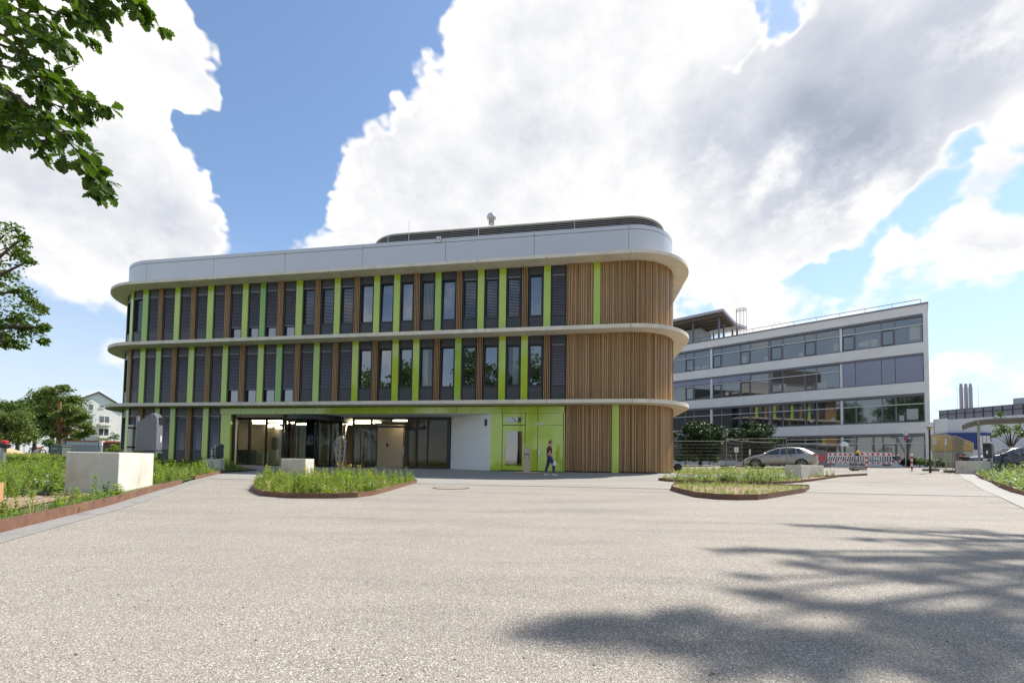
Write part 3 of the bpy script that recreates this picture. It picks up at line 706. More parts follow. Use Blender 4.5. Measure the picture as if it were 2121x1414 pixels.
# glass front: mullions and panes
def ub(x): return u1(x, 915, YB)[0]
mu = [490.9, 516.4, 550.7, 585.7, 731.3, 768.7, 845, 863.7, 885.8, 929.5]
zf0, zf1 = .165, ZH-.02
for x, w in zip(mu, (.06, .14, .09, .09, .10, .09, .10, .09, .09, .20)):
    MB().box(ub(x)-w/2, ub(x)+w/2, YB-.04, YB+.08, zf0, zf1).build('mullion', M_frame, main)
MB().box(bl, ub(585.7), YB-.042, YB+.082, zf1-.12, zf1+.01).build('transom', M_frame, main)
MB().box(ub(731.3), br, YB-.042, YB+.082, zf1-.12, zf1+.01).build('transom', M_frame, main)
for a, b in ((490.9, 516.4), (516.4, 550.7), (550.7, 585.7), (731.3, 768.7), (845, 863.7), (863.7, 885.8), (885.8, 929.5)):
    MB().box(ub(a)+.02, ub(b)-.02, YB, YB+.02, zf0, zf1-.1).build('pane', M_glass, main)
    MB().box(ub(a)+.07, ub(b)-.07, YB-.041, YB+.081, zf0, zf0+.09).build('sill_rail', M_frame, main)
zd = u1(806, 884, YB)[1]-.04
MB().box(ub(768.7), ub(845), YB-.043, YB+.083, zd, zd+.12).build('transom', M_frame, main)
MB().box(ub(768.7)+.03, ub(845)-.03, YB, YB+.02, zd+.12, zf1-.1).build('pane', M_glass, main)
for x, ang, w in ((781.5, R(205), 1.0), (836, R(-62), 1.0)):
    leaf = MB(); h = zd-.03
    for q in ((0, .07, zf0, h), (w-.07, w, zf0, h)): leaf.box(q[0], q[1], -.03, .03, q[2], q[3])
    leaf.box(.07, w-.07, -.03, .03, zf0, zf0+.1); leaf.box(.07, w-.07, -.03, .03, h-.08, h)
    d = leaf.build('entrance_door', M_frame, main, loc=(ub(x), YB, 0), rot=(0, 0, ang))
    MB().box(.07, w-.07, -.008, .008, zf0+.1, h-.08).build('pane', M_glass, d)
    m_ = MB(); m_.tube([(w-.12, -.07, .95), (w-.12, -.07, 1.5)], .015, 6); m_.build('handle', mat('steel', (.6, .6, .6), .3, metal=1), d)
# revolving door
uc = u1(653, 912, YB-.35)[0]; yc = YB-.25; rd = 1.80
rv = MB().lathe([(0, zf1-.26), (rd+.06, zf1-.26), (rd+.06, zf1-.01), (0, zf1-.01)], 40, (uc, yc, 0)).build('revolving_door', M_frame, main, False)
MB().lathe([(0, .15), (rd+.02, .15), (rd+.02, .185), (0, .185)], 40, (uc, yc, 0)).build('door_mat', M_lfloor, rv)
def arcwall(a0, a1, r0, r1, z0, z1, m, name):
    n = max(2, int((a1-a0)/8)); vs = []
    for i in range(n+1):
        t = R(a0+(a1-a0)*i/n)
        for r in (r0, r1): vs += [(uc+r*math.cos(t), yc+r*math.sin(t), z0), (uc+r*math.cos(t), yc+r*math.sin(t), z1)]
    fs = []
    for i in range(n):
        a, b = 4*i, 4*i+4; fs += [(a+2, b+2, b+3, a+3), (b, a, a+1, b+1), (a+1, a+3, b+3, b+1), (a, b, b+2, a+2)]
    fs += [(0, 2, 3, 1), (4*n, 4*n+1, 4*n+3, 4*n+2)]
    MB().add(vs, fs).build(name, m, rv, True)
for a0, a1 in ((-175, -128), (-52, -5), (5, 60), (120, 175)): arcwall(a0, a1, rd-.02, rd, .19, zf1-.27, M_glass, 'curved_pane')
for a in (-176, -150, -127, -53, -30, -4): arcwall(a-1.6, a+1.6, rd-.05, rd+.03, .19, zf1-.27, M_frame, 'drum_post')
arcwall(-112, -66, .62, .70, .19, zf1-.27, mat('black_gloss', (.012, .013, .016), .12), 'curved_wing')
for a in (-20, 70, 160, 250):
    t = R(a+12); m_ = MB(); m_.box(.7, rd-.06, -.025, .025, .2, zf1-.28)
    w_ = MB(); w_.box(.08, rd-.08, -.006, .006, .3, zf1-.36); wg = w_.build('wing', M_glass, rv, loc=(uc, yc, 0), rot=(0, 0, t))
    f = MB(); f.box(rd-.12, rd-.06, -.03, .03, .2, zf1-.28); f.box(.05, .11, -.03, .03, .2, zf1-.28); f.box(.11, rd-.12, -.03, .03, .2, .29); f.box(.11, rd-.12, -.03, .03, zf1-.36, zf1-.28)
    f.build('wing_frame', M_frame, rv, loc=(uc, yc, 0), rot=(0, 0, t))
# plinth line
mb = MB(); ribbon(mb, SL1-DEEP, uG, .02, .19, -.15, -.045); ribbon(mb, U_RR+.03, SR1+DEEP, .02, .195, -.15, -.045); mb.build('plinth', M_gap, main)

# ------------------------------------------------------------------ paving details
M_strip = mat('concrete_strip', (.24, .235, .225), .85, var=.15, vscale=4, bump=.1, bscale=80, dirt=(.17, .16, .145), dscale=2.5)
M_soil = mat('dry_soil', (.27, .19, .115), .95, var=.35, vscale=9, bump=.7, bscale=30)
M_corten = mat('corten_steel', (.165, .083, .055), .8, var=.3, vscale=7, dirt=(.235, .12, .07), dscale=3.0, bump=.15, bscale=50)
M_grassbase = mat('grass_soil', (.075, .105, .028), .95, var=.4, vscale=6, bump=.5, bscale=25)
M_slot = mat('drain_slot', (.035, .034, .033), .7)
# smoother paving between the slot drain and the facade
chan = GP((432, 991), (555.7, 994), (855, 1001.8), (1100, 1007), (1392, 1013))
cA, cB = Vector(chan[0]), Vector(chan[-1]); cd = (cB-cA).normalized()
cL, cR = cA-cd*1.0, cB+cd*16
def lw(u, y): p = w1(u, y, 0); return (p.x, p.y)
tag(sheet('forecourt_paving', [tuple(cL), tuple(cR), lw(13, -4.0), lw(8.6, -.5), lw(8.6, 1.9), lw(6.5, .5), lw(-1.2, .3), lw(-4.0, 2.0), lw(-19, 2.0), lw(-17.4, .3), lw(-19.5, -.2), lw(-19, -4)], .004, M_pave, 1.0), kind='structure', label='smooth light paving along the office building')
nrm = Vector((-cd.y, cd.x))
def line_strip(name, A, B, w, dz, m, lab):
    n = Vector((-(B-A).y, (B-A).x)).normalized()*w/2
    o = sheet(name, [tuple(A-n), tuple(B-n), tuple(B+n), tuple(A+n)], dz, m, 1.0); return tag(o, kind='structure', label=lab)
line_strip('slot_drain', cL, cR, .045, .009, M_slot, 'dark narrow drain line across the forecourt')
jA, jB = [Vector(p) for p in GP((1130, 993), (1363, 995))]; line_strip('paving_joint', jA, jB, .03, .009, M_slot, 'thin dark joint in the paving')
mh = ground_hit(934, 1010.6)
tag(MB().lathe([(0, .010), (.40, .010), (.40, .006)], 32, (mh.x, mh.y, ground_z(mh.x, mh.y))).build('manhole_cover', mat('cast_iron', (.30, .26, .21), .7, metal=.3, var=.2, bump=.5, bscale=60)), 'round pale manhole cover set in the asphalt near the drain line', 'manhole cover')
tag(MB().lathe([(.405, .0095), (.47, .0095), (.47, .004)], 32, (mh.x, mh.y, ground_z(mh.x, mh.y))).build('manhole_rim', mat('manhole_rim_mat', (.10, .085, .07), .8)), kind='structure', label='dark rim around the manhole')
# left concrete strip along the weathering steel edge
cl = [Vector(p) for p in GP((-200, 1153), (0, 1103), (136, 1069), (226, 1046.3), (317, 1018), (376, 1002), (403, 993), (464, 978.4))]
def offset_line(P, d):
    o = []
    for i in range(len(P)):
        t = (P[min(i+1, len(P)-1)]-P[max(i-1, 0)]).normalized(); o.append(P[i]+Vector((t.y, -t.x))*d)
    return o
tag(sheet('concrete_strip', [tuple(p) for p in cl]+[tuple(p) for p in offset_line(cl, .30)][::-1], .004, M_strip, .8), kind='structure', label='grey concrete strip beside the left rusty edge')
cr = [Vector(p) for p in GP((2011, 978), (2034, 992.5), (2055, 1000), (2121, 1026), (2300, 1085))]
tag(sheet('concrete_strip', [tuple(p) for p in cr][::-1]+[tuple(p) for p in offset_line(cr, .55)], .012, mat('pale_strip', (.30, .29, .27), .85, var=.1), .8), kind='structure', label='pale concrete strip beside the right rusty edge')

# ------------------------------------------------------------------ vegetation
M_grass = leafmat('grass_blade', (.15, .20, .035), (.30, .34, .075), .45, 1.5)
M_weed = leafmat('weed_leaf', (.10, .17, .028), (.25, .32, .065), .45, 2.0)
M_weed_d = leafmat('weed_leaf_dark', (.04, .09, .015), (.09, .16, .03), .4, 2.0)
M_yflower = mat('yellow_flower', (.75, .60, .03), .7); M_wflower = mat('white_flower', (.72, .72, .66), .7); M_stem = mat('plant_stem', (.12, .16, .04), .8)
M_dry = mat('dry_stalk', (.34, .27, .13), .9)
VEG = [M_grass, M_weed, M_yflower, M_wflower, M_weed_d, M_dry]
def tpl_grass(n, h, lean):
    V, T, MI = [], [], []
    for k in range(n):
        a = random.uniform(0, 6.283); d = Vector((math.cos(a), math.sin(a), 0)); s = Vector((-d.y, d.x, 0))*random.uniform(.0035, .006)
        o = d*random.uniform(0, .05); hh = h*random.uniform(.5, 1.1); l = lean*random.uniform(.3, 1.2); b = len(V)
        p1 = o+d*l*.35*hh+Vector((0, 0, hh*.6)); p2 = o+d*l*hh+Vector((0, 0, hh))
        V += [o-s, o+s, p1-s*.8, p1+s*.8, p2]; T += [(b, b+1, b+3), (b, b+3, b+2), (b+2, b+3, b+4)]; MI += [0]*3
    return V, T, MI
def leaf_into(V, T, MI, p, d, nrm_, L_, W_, m):
    b = len(V); s = d.cross(nrm_).normalized()*W_*.5; q = p+d*L_*.45
    V += [p, q-s+nrm_*W_*.12, q+s+nrm_*W_*.12, p+d*L_-nrm_*L_*.12]; T += [(b, b+2, b+1), (b+1, b+2, b+3)]; MI += [m]*2
def tpl_weed(h, n, lw_, m=1, flower=None):
    V, T, MI = [], [], []
    lean = Vector((random.uniform(-.2, .2), random.uniform(-.2, .2), 1))
    b = len(V); w = .004; V += [Vector((-w, 0, 0)), Vector((w, 0, 0)), lean*h+Vector((w, 0, 0)), lean*h-Vector((w, 0, 0))]; T += [(b, b+1, b+2), (b, b+2, b+3)]; MI += [m]*2
    for k in range(n):
        t = (k+.6)/n; p = lean*h*t; a = k*2.4+random.uniform(-.5, .5); up = random.uniform(.1, .75)
        d = Vector((math.cos(a), math.sin(a), up)).normalized(); nn = Vector((-math.cos(a)*up, -math.sin(a)*up, 1)).normalized()
        nn = (nn+Vector((random.uniform(-.4, .4), random.uniform(-.4, .4), 0))).normalized()
        leaf_into(V, T, MI, p, d, nn, lw_*random.uniform(.7, 1.3)*(1.15-.5*t), lw_*.5*random.uniform(.7, 1.2), m)
    if flower:
        c = lean*h
        for k in range(6):
            a = k*1.047; d = Vector((math.cos(a), math.sin(a), .5)).normalized(); leaf_into(V, T, MI, c+Vector((0, 0, .01*k)), d, Vector((0, 0, 1)), .035, .03, flower)
        for k in range(4):
            a = k*1.57; d = Vector((math.cos(a)*.4, math.sin(a)*.4, .9)).normalized(); leaf_into(V, T, MI, c+Vector((0, 0, .02)), d, Vector((math.cos(a), math.sin(a), 0)), .05, .03, flower)
    return V, T, MI
def pack_dry(t): return np.array([tuple(v) for v in t[0]]), np.array(t[1]), np.array(t[2])*0+5
def pack(t): return np.array([tuple(v) for v in t[0]]), np.array(t[1]), np.array(t[2])
TPL = {'dry': [pack_dry(tpl_grass(7, .34, .6)) for _ in range(5)], 'grass': [pack(tpl_grass(8, .22, .6)) for _ in range(6)], 'lawn': [pack(tpl_grass(9, .10, .7)) for _ in range(6)],
       'tall': [pack(tpl_grass(6, .42, .45)) for _ in range(4)],
       'weed': [pack(tpl_weed(random.uniform(.14, .30), random.randint(9, 14), .10)) for _ in range(8)],
       'clover': [pack(tpl_weed(random.uniform(.07, .14), 10, .075)) for _ in range(6)],
       'bush': [pack(tpl_weed(random.uniform(.3, .5), 24, .115)) for _ in range(6)],
       'dark': [pack(tpl_weed(random.uniform(.2, .35), 16, .10, 4)) for _ in range(5)],
       'yellow': [pack(tpl_weed(random.uniform(.32, .52), 12, .08, 1, 2)) for _ in range(6)],
       'white': [pack(tpl_weed(random.uniform(.12, .22), 8, .05, 1, 3)) for _ in range(5)]}
def scatter(name, items, parent=None, label=None):
    """items: list of (kind, x, y, z, scale) -> one joined foliage object"""
    VV, TT, MM = [], [], []; base = 0
    for kind, x, y, z, sc in items:
        v, t, mi = random.choice(TPL[kind]); a = random.uniform(0, 6.283); c, s = math.cos(a)*sc, math.sin(a)*sc
        q = np.empty_like(v); q[:, 0] = v[:, 0]*c-v[:, 1]*s+x; q[:, 1] = v[:, 0]*s+v[:, 1]*c+y; q[:, 2] = v[:, 2]*sc+z
        VV.append(q); TT.append(t+base); MM.append(mi); base += len(v)
    o = link(name, np_mesh(name, np.concatenate(VV), np.concatenate(TT), VEG, np.concatenate(MM)), parent); o['kind'] = 'stuff'
    if label: o['label'] = label
    return o
EXCL = []
def fill(poly, dens, zf, mix, patch=1.2, holes=0.0, smin=.7, smax=1.25, seed=0, shrink=None):
    rs = np.random.default_rng(seed+11); xs = [p[0] for p in poly]; ys = [p[1] for p in poly]
    A = (max(xs)-min(xs))*(max(ys)-min(ys)); n = int(A*dens); px = rs.uniform(min(xs), max(xs), n); py = rs.uniform(min(ys), max(ys), n)
    k = inside(px, py, poly); px, py = px[k], py[k]; ph = rs.uniform(0, 6.28, 8)
    f = np.sin(px*patch+ph[0])*np.cos(py*patch*1.3+ph[1])+.6*np.sin(px*patch*2.7+ph[2]+py*patch*2.1)+.4*np.cos(py*patch*4.1+ph[3]-px*patch*3.3)
    out = []
    kinds = [q[0] for q in mix]; w = np.array([q[1] for q in mix], float); bias = np.array([q[2] if len(q) > 2 else 0 for q in mix])
    for x, y, v in zip(px, py, f):
        if any((x-a)**2+(y-b)**2 < r*r for a, b, r in EXCL): continue
        if holes and v < -1.3+holes*1.6 and rs.random() < .93: continue
        ww = w*np.exp(bias*v); kd = kinds[rs.choice(len(kinds), p=ww/ww.sum())]
        out.append((kd, x, y, zf(x, y), rs.uniform(smin, smax)*(1+.18*v)))
    return out
def corten(poly, h, closed=True, th=.012, name='edging', parent=None, lift=0.0, step=.5):
    P = [Vector(p[:2]) for p in (resample(poly, step) if closed else poly)]; n = len(P); vs, fs = [], []
    for i in range(n):
        if closed: t = P[(i+1) % n]-P[i-1]
        else: t = P[min(i+1, n-1)]-P[max(i-1, 0)]
        t.normalize(); q = Vector((t.y, -t.x))*th; z = ground_z(P[i].x, P[i].y)
        for s, zz in ((0, -.05), (0, h), (1, h), (1, -.05)):
            p = P[i]+q*s; vs.append((p.x, p.y, z+zz+lift))
    for i in range(n if closed else n-1):
        a, b = 4*i, 4*((i+1) % n)
        fs += [(a+k, b+k, b+(k+1) % 4, a+(k+1) % 4) for k in range(4)]
    if not closed: fs += [(3, 2, 1, 0), (4*n-4, 4*n-3, 4*n-2, 4*n-1)]
    return MB().add(vs, fs).build(name, M_corten, parent)
def smooth_poly(poly, k=2):
    for _ in range(k):
        o = []; n = len(poly)
        for i in range(n):
            a, b = Vector(poly[i]), Vector(poly[(i+1) % n]); o += [tuple(a.lerp(b, .22)), tuple(a.lerp(b, .78))]
        poly = o
    return poly
def planter(label, poly, h, mix, dens, holes=0, soil=.6, seed=1, **kw):
    root = empty('planter_bed', label, 'planter', (0, 0, 0), group='rusty steel edged planting beds on the forecourt')
    corten(poly, h, True, parent=root)
    zf = lambda x, y: ground_z(x, y)+h*soil
    sheet('soil', poly, h*soil, M_soil, .8, root)
    scatter('weeds', fill(poly, dens, zf, mix, holes=holes, seed=seed, **kw), root)
    return root
for t_ in np.linspace(0, 1, 9):
    n_ = Vector((-7.25, 8.05)).lerp(Vector((-8.3, 10.1)), t_); EXCL.append((n_.x+.25, n_.y, .42)); EXCL.append((n_.x-.35, n_.y-.1, .45))
EXCL += [(-6.9, 7.6, .5), (-7.3, 7.5, .5), (-7.9, 7.5, .5), (-7.0, 8.2, .45), (-14.0, 19.4, .7), (-13.3, 19.9, .6), (-14.2, 18.6, .5), (13.2, 18.2, .6), (13.8, 18.6, .7), (14.5, 19.2, .7), (12.6, 18.0, .45), (12.2, 18.9, .5), (13.0, 19.3, .6), (-7.0, 14.3, .45), (-6.6, 13.9, .25)]
c_front = [(528, 1019), (545, 1026.5), (600, 1031), (640, 1031.5), (700, 1031.5), (740, 1030), (772, 1025.5), (800, 1018), (863, 999)]
pc = GP(*c_front); pc += [(-3.3, 14.6), (-6.0, 15.3), (-7.8, 15.2), (-7.85, 13.9), (-6.9, 11.8), (-5.7, 9.6)]
planter('kidney shaped bed of tall weeds and yellow flowers in front of the glazed entrance', pc, .095,
        [('weed', 5), ('grass', 4), ('bush', 1.6, .8), ('yellow', .55, .9), ('white', .7, -.5), ('tall', 1.2), ('clover', 2), ('dark', 1.0), ('dry', .8)], 105, .14, seed=3, smin=.42, smax=.85)
pf = GP((1391, 1015), (1413, 1022), (1444, 1029.7), (1486, 1033.8), (1527, 1035.3), (1569, 1034.9), (1590, 1032.5), (1666, 1019.5))
pf += [(9.3, 13.6), (7.3, 14.2), (5.2, 13.9)]
planter('low rusty bed with sparse grass and bare soil nearest the slot drain', pf, .12,
        [('grass', 3), ('clover', 5), ('weed', 3, .6), ('white', .8), ('tall', .4), ('dry', .9)], 70, .40, seed=5, smin=.28, smax=.55)
pb = GP((1364, 994.4), (1382, 997), (1424, 999.2), (1507, 1001), (1590, 1002.7), (1637, 1001), (1708, 992.3), (1740, 987))
pb += [(17.4, 21.3), (13, 19.6), (8.6, 18.2), (6.9, 18.4)]
planter('long rusty bed of leafy weeds carrying a concrete block by the rounded timber corner', pb, .10,
        [('weed', 6), ('grass', 1), ('bush', 2.4, .8), ('clover', 3), ('white', 1.0), ('dark', 1.0), ('dry', .8)], 66, .2, seed=6, smin=.5, smax=1.0)
# bed between the timber corner and the fence
bed = [(8.8, 22.5), (9.6, 21.6), (12, 21.8), (16.5, 24.2), (19.5, 27.5), (14, 28.2), (10.5, 29.5), (9.5, 26)]
root = empty('planting_bed', 'weedy open bed of soil between the timber corner and the wire fence', 'planting bed')
sheet('soil', bed, .02, M_soil, .8, root); scatter('weeds', fill(bed, 34, lambda x, y: ground_z(x, y)+.02, [('grass', 4), ('weed', 4), ('bush', 1.5), ('white', 1), ('clover', 2)], holes=.28, seed=8, smin=.4, smax=.85), root)
# left bed
le = [tuple(p) for p in cl]
gapi = [tuple(p) for p in GP((380, 1000), (400, 994))]
corten_o = corten(le[:6], .125, False, name='steel_edge'); tag(corten_o, 'long rusty steel edge below the large concrete block', 'edging')
zb1 = ground_hit(402.8, 993.1)
b2 = [(zb1.x-2.2, zb1.y+.7), (zb1.x, zb1.y), tuple(GP((464, 978.4))[0]), (GP((464, 978.4))[0][0]-.5, GP((464, 978.4))[0][1]+.9)]
tag(corten(b2, .12, False, name='steel_edge'), 'short rusty steel edge turning a corner beside the small left block', 'edging')
leftpoly = le[:]+[(-13.0, 22.3), (-17.6, 26.4), (-26, 27.3), (-29.8, 33), (-46, 34), (-46, 10), (-24, 4), (-12, 3)]
lbz = lambda x, y: ground_z(x, y)+.06
tag(sheet('lawn_bed', leftpoly, .06, M_grassbase, 1.2), kind='structure', label='weedy green bed left of the forecourt')
near = le[:]+[(-13.2, 21.5), (-17.5, 25.4), (-22, 26), (-25, 19), (-21, 11), (-14, 5)]
dirt = GP((-60, 1095), (0, 1074), (100, 1050), (190, 1034), (192, 1029), (120, 1030), (40, 1040), (-20, 1038), (-80, 1045))
tag(sheet('soil_patch', dirt, .075, M_soil, .6), kind='structure', label='bare sandy soil beside the large concrete block')
it = fill(near, 62, lbz, [('weed', 5), ('grass', 4), ('bush', 1.3, .9), ('clover', 3), ('white', .5), ('yellow', .15), ('tall', .6), ('dark', 1.0), ('dry', .8)], holes=.05, seed=21, smin=.55, smax=1.0)
dd = np.array([(q[1], q[2]) for q in it]); inD = inside(dd[:, 0], dd[:, 1], dirt)
it = [q for q, k in zip(it, inD) if (not k) or random.random() < .06]
# keep plants out of the blocks' and paving's way
scatter('weeds', it, None, 'thick green weeds growing in the left bed')
farl = [(-22, 26), (-25, 19), (-21, 11), (-30, 10), (-46, 14), (-46, 34), (-29.8, 33), (-26, 27.2)]
scatter('lawn_grass', fill(farl, 45, lbz, [('lawn', 6), ('grass', 1.5), ('clover', 2)], seed=22, smin=.9, smax=1.8), None, 'short lawn beyond the left bed')
# right bed
re_ = [tuple(p) for p in cr]
rp = re_[:]+[(26, 9), (36, 12), (34, 24), (27.5, 26.5), (24.3, 22.6)]
root = empty('planter_bed', 'rusty edged bed of ground cover in front of the bicycle shelter', 'planter', group='rusty steel edged planting beds on the forecourt')
corten([re_[0], re_[1], tuple(Vector(re_[1])+Vector((.9, .4)))], .12, False, parent=root); corten(re_[2:], .12, False, parent=root)
sheet('soil', rp, .05, M_soil, 1.0, root)
scatter('weeds', fill(rp, 60, lambda x, y: ground_z(x, y)+.05, [('weed', 5), ('clover', 4), ('grass', 2), ('white', 1.6), ('bush', .8), ('dark', 1.0), ('dry', .8)], holes=.06, seed=31, smin=.6, smax=1.1), root)

# ------------------------------------------------------------------ concrete blocks
M_block = mat('block_concrete', (.64, .61, .55), .8, var=.10, vscale=3, bump=.12, bscale=55, dirt=(.50, .42, .32), dscale=1.3)
def block(label, N_, d1, l1, d2, l2, h, zbase):
    """N_: near bottom corner, d1 along the right-hand face, d2 along the left-hand face"""
    d1 = Vector((*d1, 0)).normalized(); d2 = Vector((*d2, 0)).normalized(); N_ = Vector((N_[0], N_[1], zbase))
    root = empty('concrete_block', label, 'concrete block', N_, math.atan2(d1.y, d1.x), group='concrete seating blocks')
    # local x along d1, local y along d2 (d2 is 90 degrees to the left of d1)
    MB().bbox(0, l1, 0, l2, -.06, h-.006, .012).build('body', M_block, root)
    return root
def perp(d): return (-d[1], d[0])
N1 = ground_hit(244, 1026.5); block('large concrete block standing by the grey bin at the left rusty edge', N1, (-.461, .887), 2.3, perp((-.461, .887)), .72, .76, .03)
block('concrete block half hidden by weeds in front of the revolving door', (-6.64, 14.0), (.02, 1), .6, (-1, .02), .8, .68, .02)
N2 = ground_hit(454.5, 977.5); block('small concrete block at the left edge of the entrance with a bin behind', N2, (-.3, .95), .7, perp((-.3, .95)), .68, .60, ground_z(N2.x, N2.y))
N3 = ground_hit(1660, 993.5); E3 = ground_hit(1706.4, 987.3); d3 = (E3-N3).xy.normalized()
block('concrete block on the long rusty bed in front of the silver car', N3, d3, (E3-N3).xy.length, perp(d3), .62, .64, N3.z)
N4 = ground_hit(2029, 982); block('concrete block below the bin beside the bicycle shelter', N4, (.93, .37), 1.05, perp((.93, .37)), .9, .66, N4.z)

# ------------------------------------------------------------------ litter bins
M_bin = mat('bin_plastic', (.14, .15, .17), .32, var=.06, vscale=4); M_bin_d = mat('bin_plastic_dark', (.03, .036, .045), .4); M_steel = mat('galvanised_steel', (.42, .43, .42), .45, metal=.7, var=.12, vscale=8); M_black = mat('black_plastic', (.012, .012, .013), .5)
def bin_(label, base, ang, post_d, m, zb, sc=1.0):
    root = empty('litter_bin', label, 'litter bin', base, ang, group='litter bins on steel posts')
    prof = [(.02, 0), (.40, 0), (.445, .035), (.455, .10), (.445, .60), (.435, .68), (.40, .745), (.36, .765), (.30, .755), (.02, .585), (0, .55), (0, .02)]
    prof = [(a*sc*.78, b*sc) for a, b in prof]; W = .165*sc; bev = .065*sc; cx, cz = .175*sc, .36*sc; vs, fs = [], []; n = len(prof)
    for yy, k in ((-W, .90), (-W+bev, 1.0), (W-bev, 1.0), (W, .90)):
        for (a, b) in prof: vs.append((cx+(a-cx)*k, yy, zb+cz+(b-cz)*(k*.5+.5)))
    for r in range(3):
        fs += [(r*n+i, (r+1)*n+i, (r+1)*n+(i+1) % n, r*n+(i+1) % n) for i in range(n)]
    fs += [tuple(range(n)), tuple(range(4*n-1, 3*n-1, -1))]
    MB().add(vs, fs).build('body', m, root)
    MB().bbox(.325*sc, .365*sc, -.10*sc, .10*sc, zb+.55*sc, zb+.685*sc, .008).build('opening', M_black, root)
    MB().bbox(.12*sc, .35*sc, -W*.96, W*.96, zb-.025, zb-.002, .01).build('base_rim', m, root)
    s_ = MB(); pl = [(.04*math.cos(t), .07*math.sin(t)) for t in np.linspace(0, 6.283, 17)[:-1]]
    s_.add([(.356*sc, a, zb+.26*sc+b*1.3) for a, b in pl]+[(.360*sc, a, zb+.26*sc+b*1.3) for a, b in pl], [tuple(range(15, -1, -1)), tuple(range(16, 32))]+[(i, (i+1) % 16, 16+(i+1) % 16, 16+i) for i in range(16)]); s_.build('sticker', mat('sticker_white', (.7, .7, .7), .5), root)
    MB().cyl((post_d, 0), .055*sc, -.15, zb+.52*sc, 16).build('post', M_steel, root)
    MB().box(-.05, -.005, -.03, .03, zb+.02, zb+.70*sc).build('bracket', M_steel, root)
    for z in (zb+.10, zb+.46*sc):
        m_ = MB(); m_.cyl((post_d, 0), .062*sc, z-.02, z+.02, 16); m_.box(post_d, -.005, -.03, .03, z-.018, z+.018); m_.build('clamp', M_black, root)
    return root
def bin_at(label, x, ybot, Y, ang, m, h_px, zadd=0):
    p = atY(x, ybot, Y); gz = ground_z(p.x, p.y); return bin_(label, (p.x, p.y, gz), ang, -.14, m, p.z-gz, h_px/900*Y/.765)
bin_at('grey plastic bin on a steel post behind the large concrete block', 286, 934.5, 10.35, R(22), M_bin, 80)
bin_at('dark bin behind the small concrete block left of the entrance', 446, 948, 21.6, R(35), M_bin_d, 30)
bin_at('dark bin beside the bicycle shelter above a concrete block', 2051, 946.5, 22.0, R(205), M_bin_d, 30)

# hose and clay pipe at the far left
p0 = [ground_hit(*q) for q in ((8, 1011), (30, 1022), (60, 1031), (100, 1037), (140, 1036), (168, 1032))]
m_ = MB(); pts = [(q.x, q.y, ground_z(q.x, q.y)+.10+(.10 if i == 0 else 0)) for i, q in enumerate(p0)]
m_.tube(pts, .022, 8); tag(m_.build('cable_conduit', mat('black_conduit', (.05, .045, .045), .5), None, True), 'black cable conduit lying on the bare soil', 'conduit')
q = ground_hit(-46, 1066); m_ = MB(); m_.lathe([(.0, -.1), (.19, -.1), (.19, .36), (.17, .36), (.17, .3), (0, .3)], 20)
tag(m_.build('clay_pipe', mat('terracotta', (.50, .27, .14), .8, var=.1), None, False, loc=(q.x, q.y, ground_z(q.x, q.y)+.02)), 'upright orange clay pipe in the soil by the rusty edge', 'pipe')

# entrance furniture: info stele, cable post
p = ground_hit(1091, 979); root = empty('info_stele', 'beige info stele with a blue plate standing before the green panels', 'stele', (p.x, p.y, ground_z(p.x, p.y)), -A1)
M_stele = mat('stele_beige', (.55, .44, .31), .7, var=.06)
sh = .0+(hitp(1091, 928, p, (0, 1, 0)).z-p.z); sw = 13.5/900*p.y
MB().bbox(-sw/2, sw/2, -.1, .1, .05, sh, .015).build('body', M_stele, root); MB().box(-sw*.4, sw*.4, -.108, -.101, sh*.73, sh*.79).build('blue_plate', mat('blue_plate', (.08, .13, .30), .4), root)
MB().box(-.62, .62, -.3, .3, .006, .05).build('base_plate', M_stele, root)
MB().box(-sw*.42, -sw*.36, -.107, -.101, sh*.54, sh*.70).build('slot', M_frame, root); MB().box(sw*.36, sw*.42, -.107, -.101, sh*.54, sh*.70).build('slot', M_frame, root); MB().cyl((0, 0), .05, sh-.01, sh+.025, 12).build('cap', M_frame, root)
p = ground_hit(703, 983); root = empty('cable_post', 'timber post hung with loops of grey cable in front of the entrance', 'post', (p.x, p.y, ground_z(p.x, p.y)), 0)
h = hitp(703, 905, p, (0, 1, 0)).z-p.z; k = p.y/900
MB().bbox(-2.5*k, 2.5*k, -.05, .05, 0, h, .008).build('post', mat('raw_timber', (.40, .30, .13), .8, var=.2, stretch=(8, 8, .8)), root)
for i, (rx, rz, cx_, cz_) in enumerate(((11, 19, 0, -19), (12, 21, 1, -20), (9, 15, 4, -15), (10, 30, 2, -30), (8, 32, 3, -29), (6, 10, 5, -11))):
    m_ = MB(); m_.tube([((cx_+rx*math.cos(t))*k, -.07-.012*i, h+(cz_+rz*math.sin(t))*k) for t in np.linspace(0, 6.283, 29)[:-1]], .011, 6, closed=True); m_.build('cable_loop', mat('grey_cable', (.40, .40, .41), .5), root, True)
MB().box(2.6*k, 5.2*k, -.06, .03, h-46*k, h-28*k).build('socket_box', mat('socket_blue', (.04, .06, .14), .4), root)
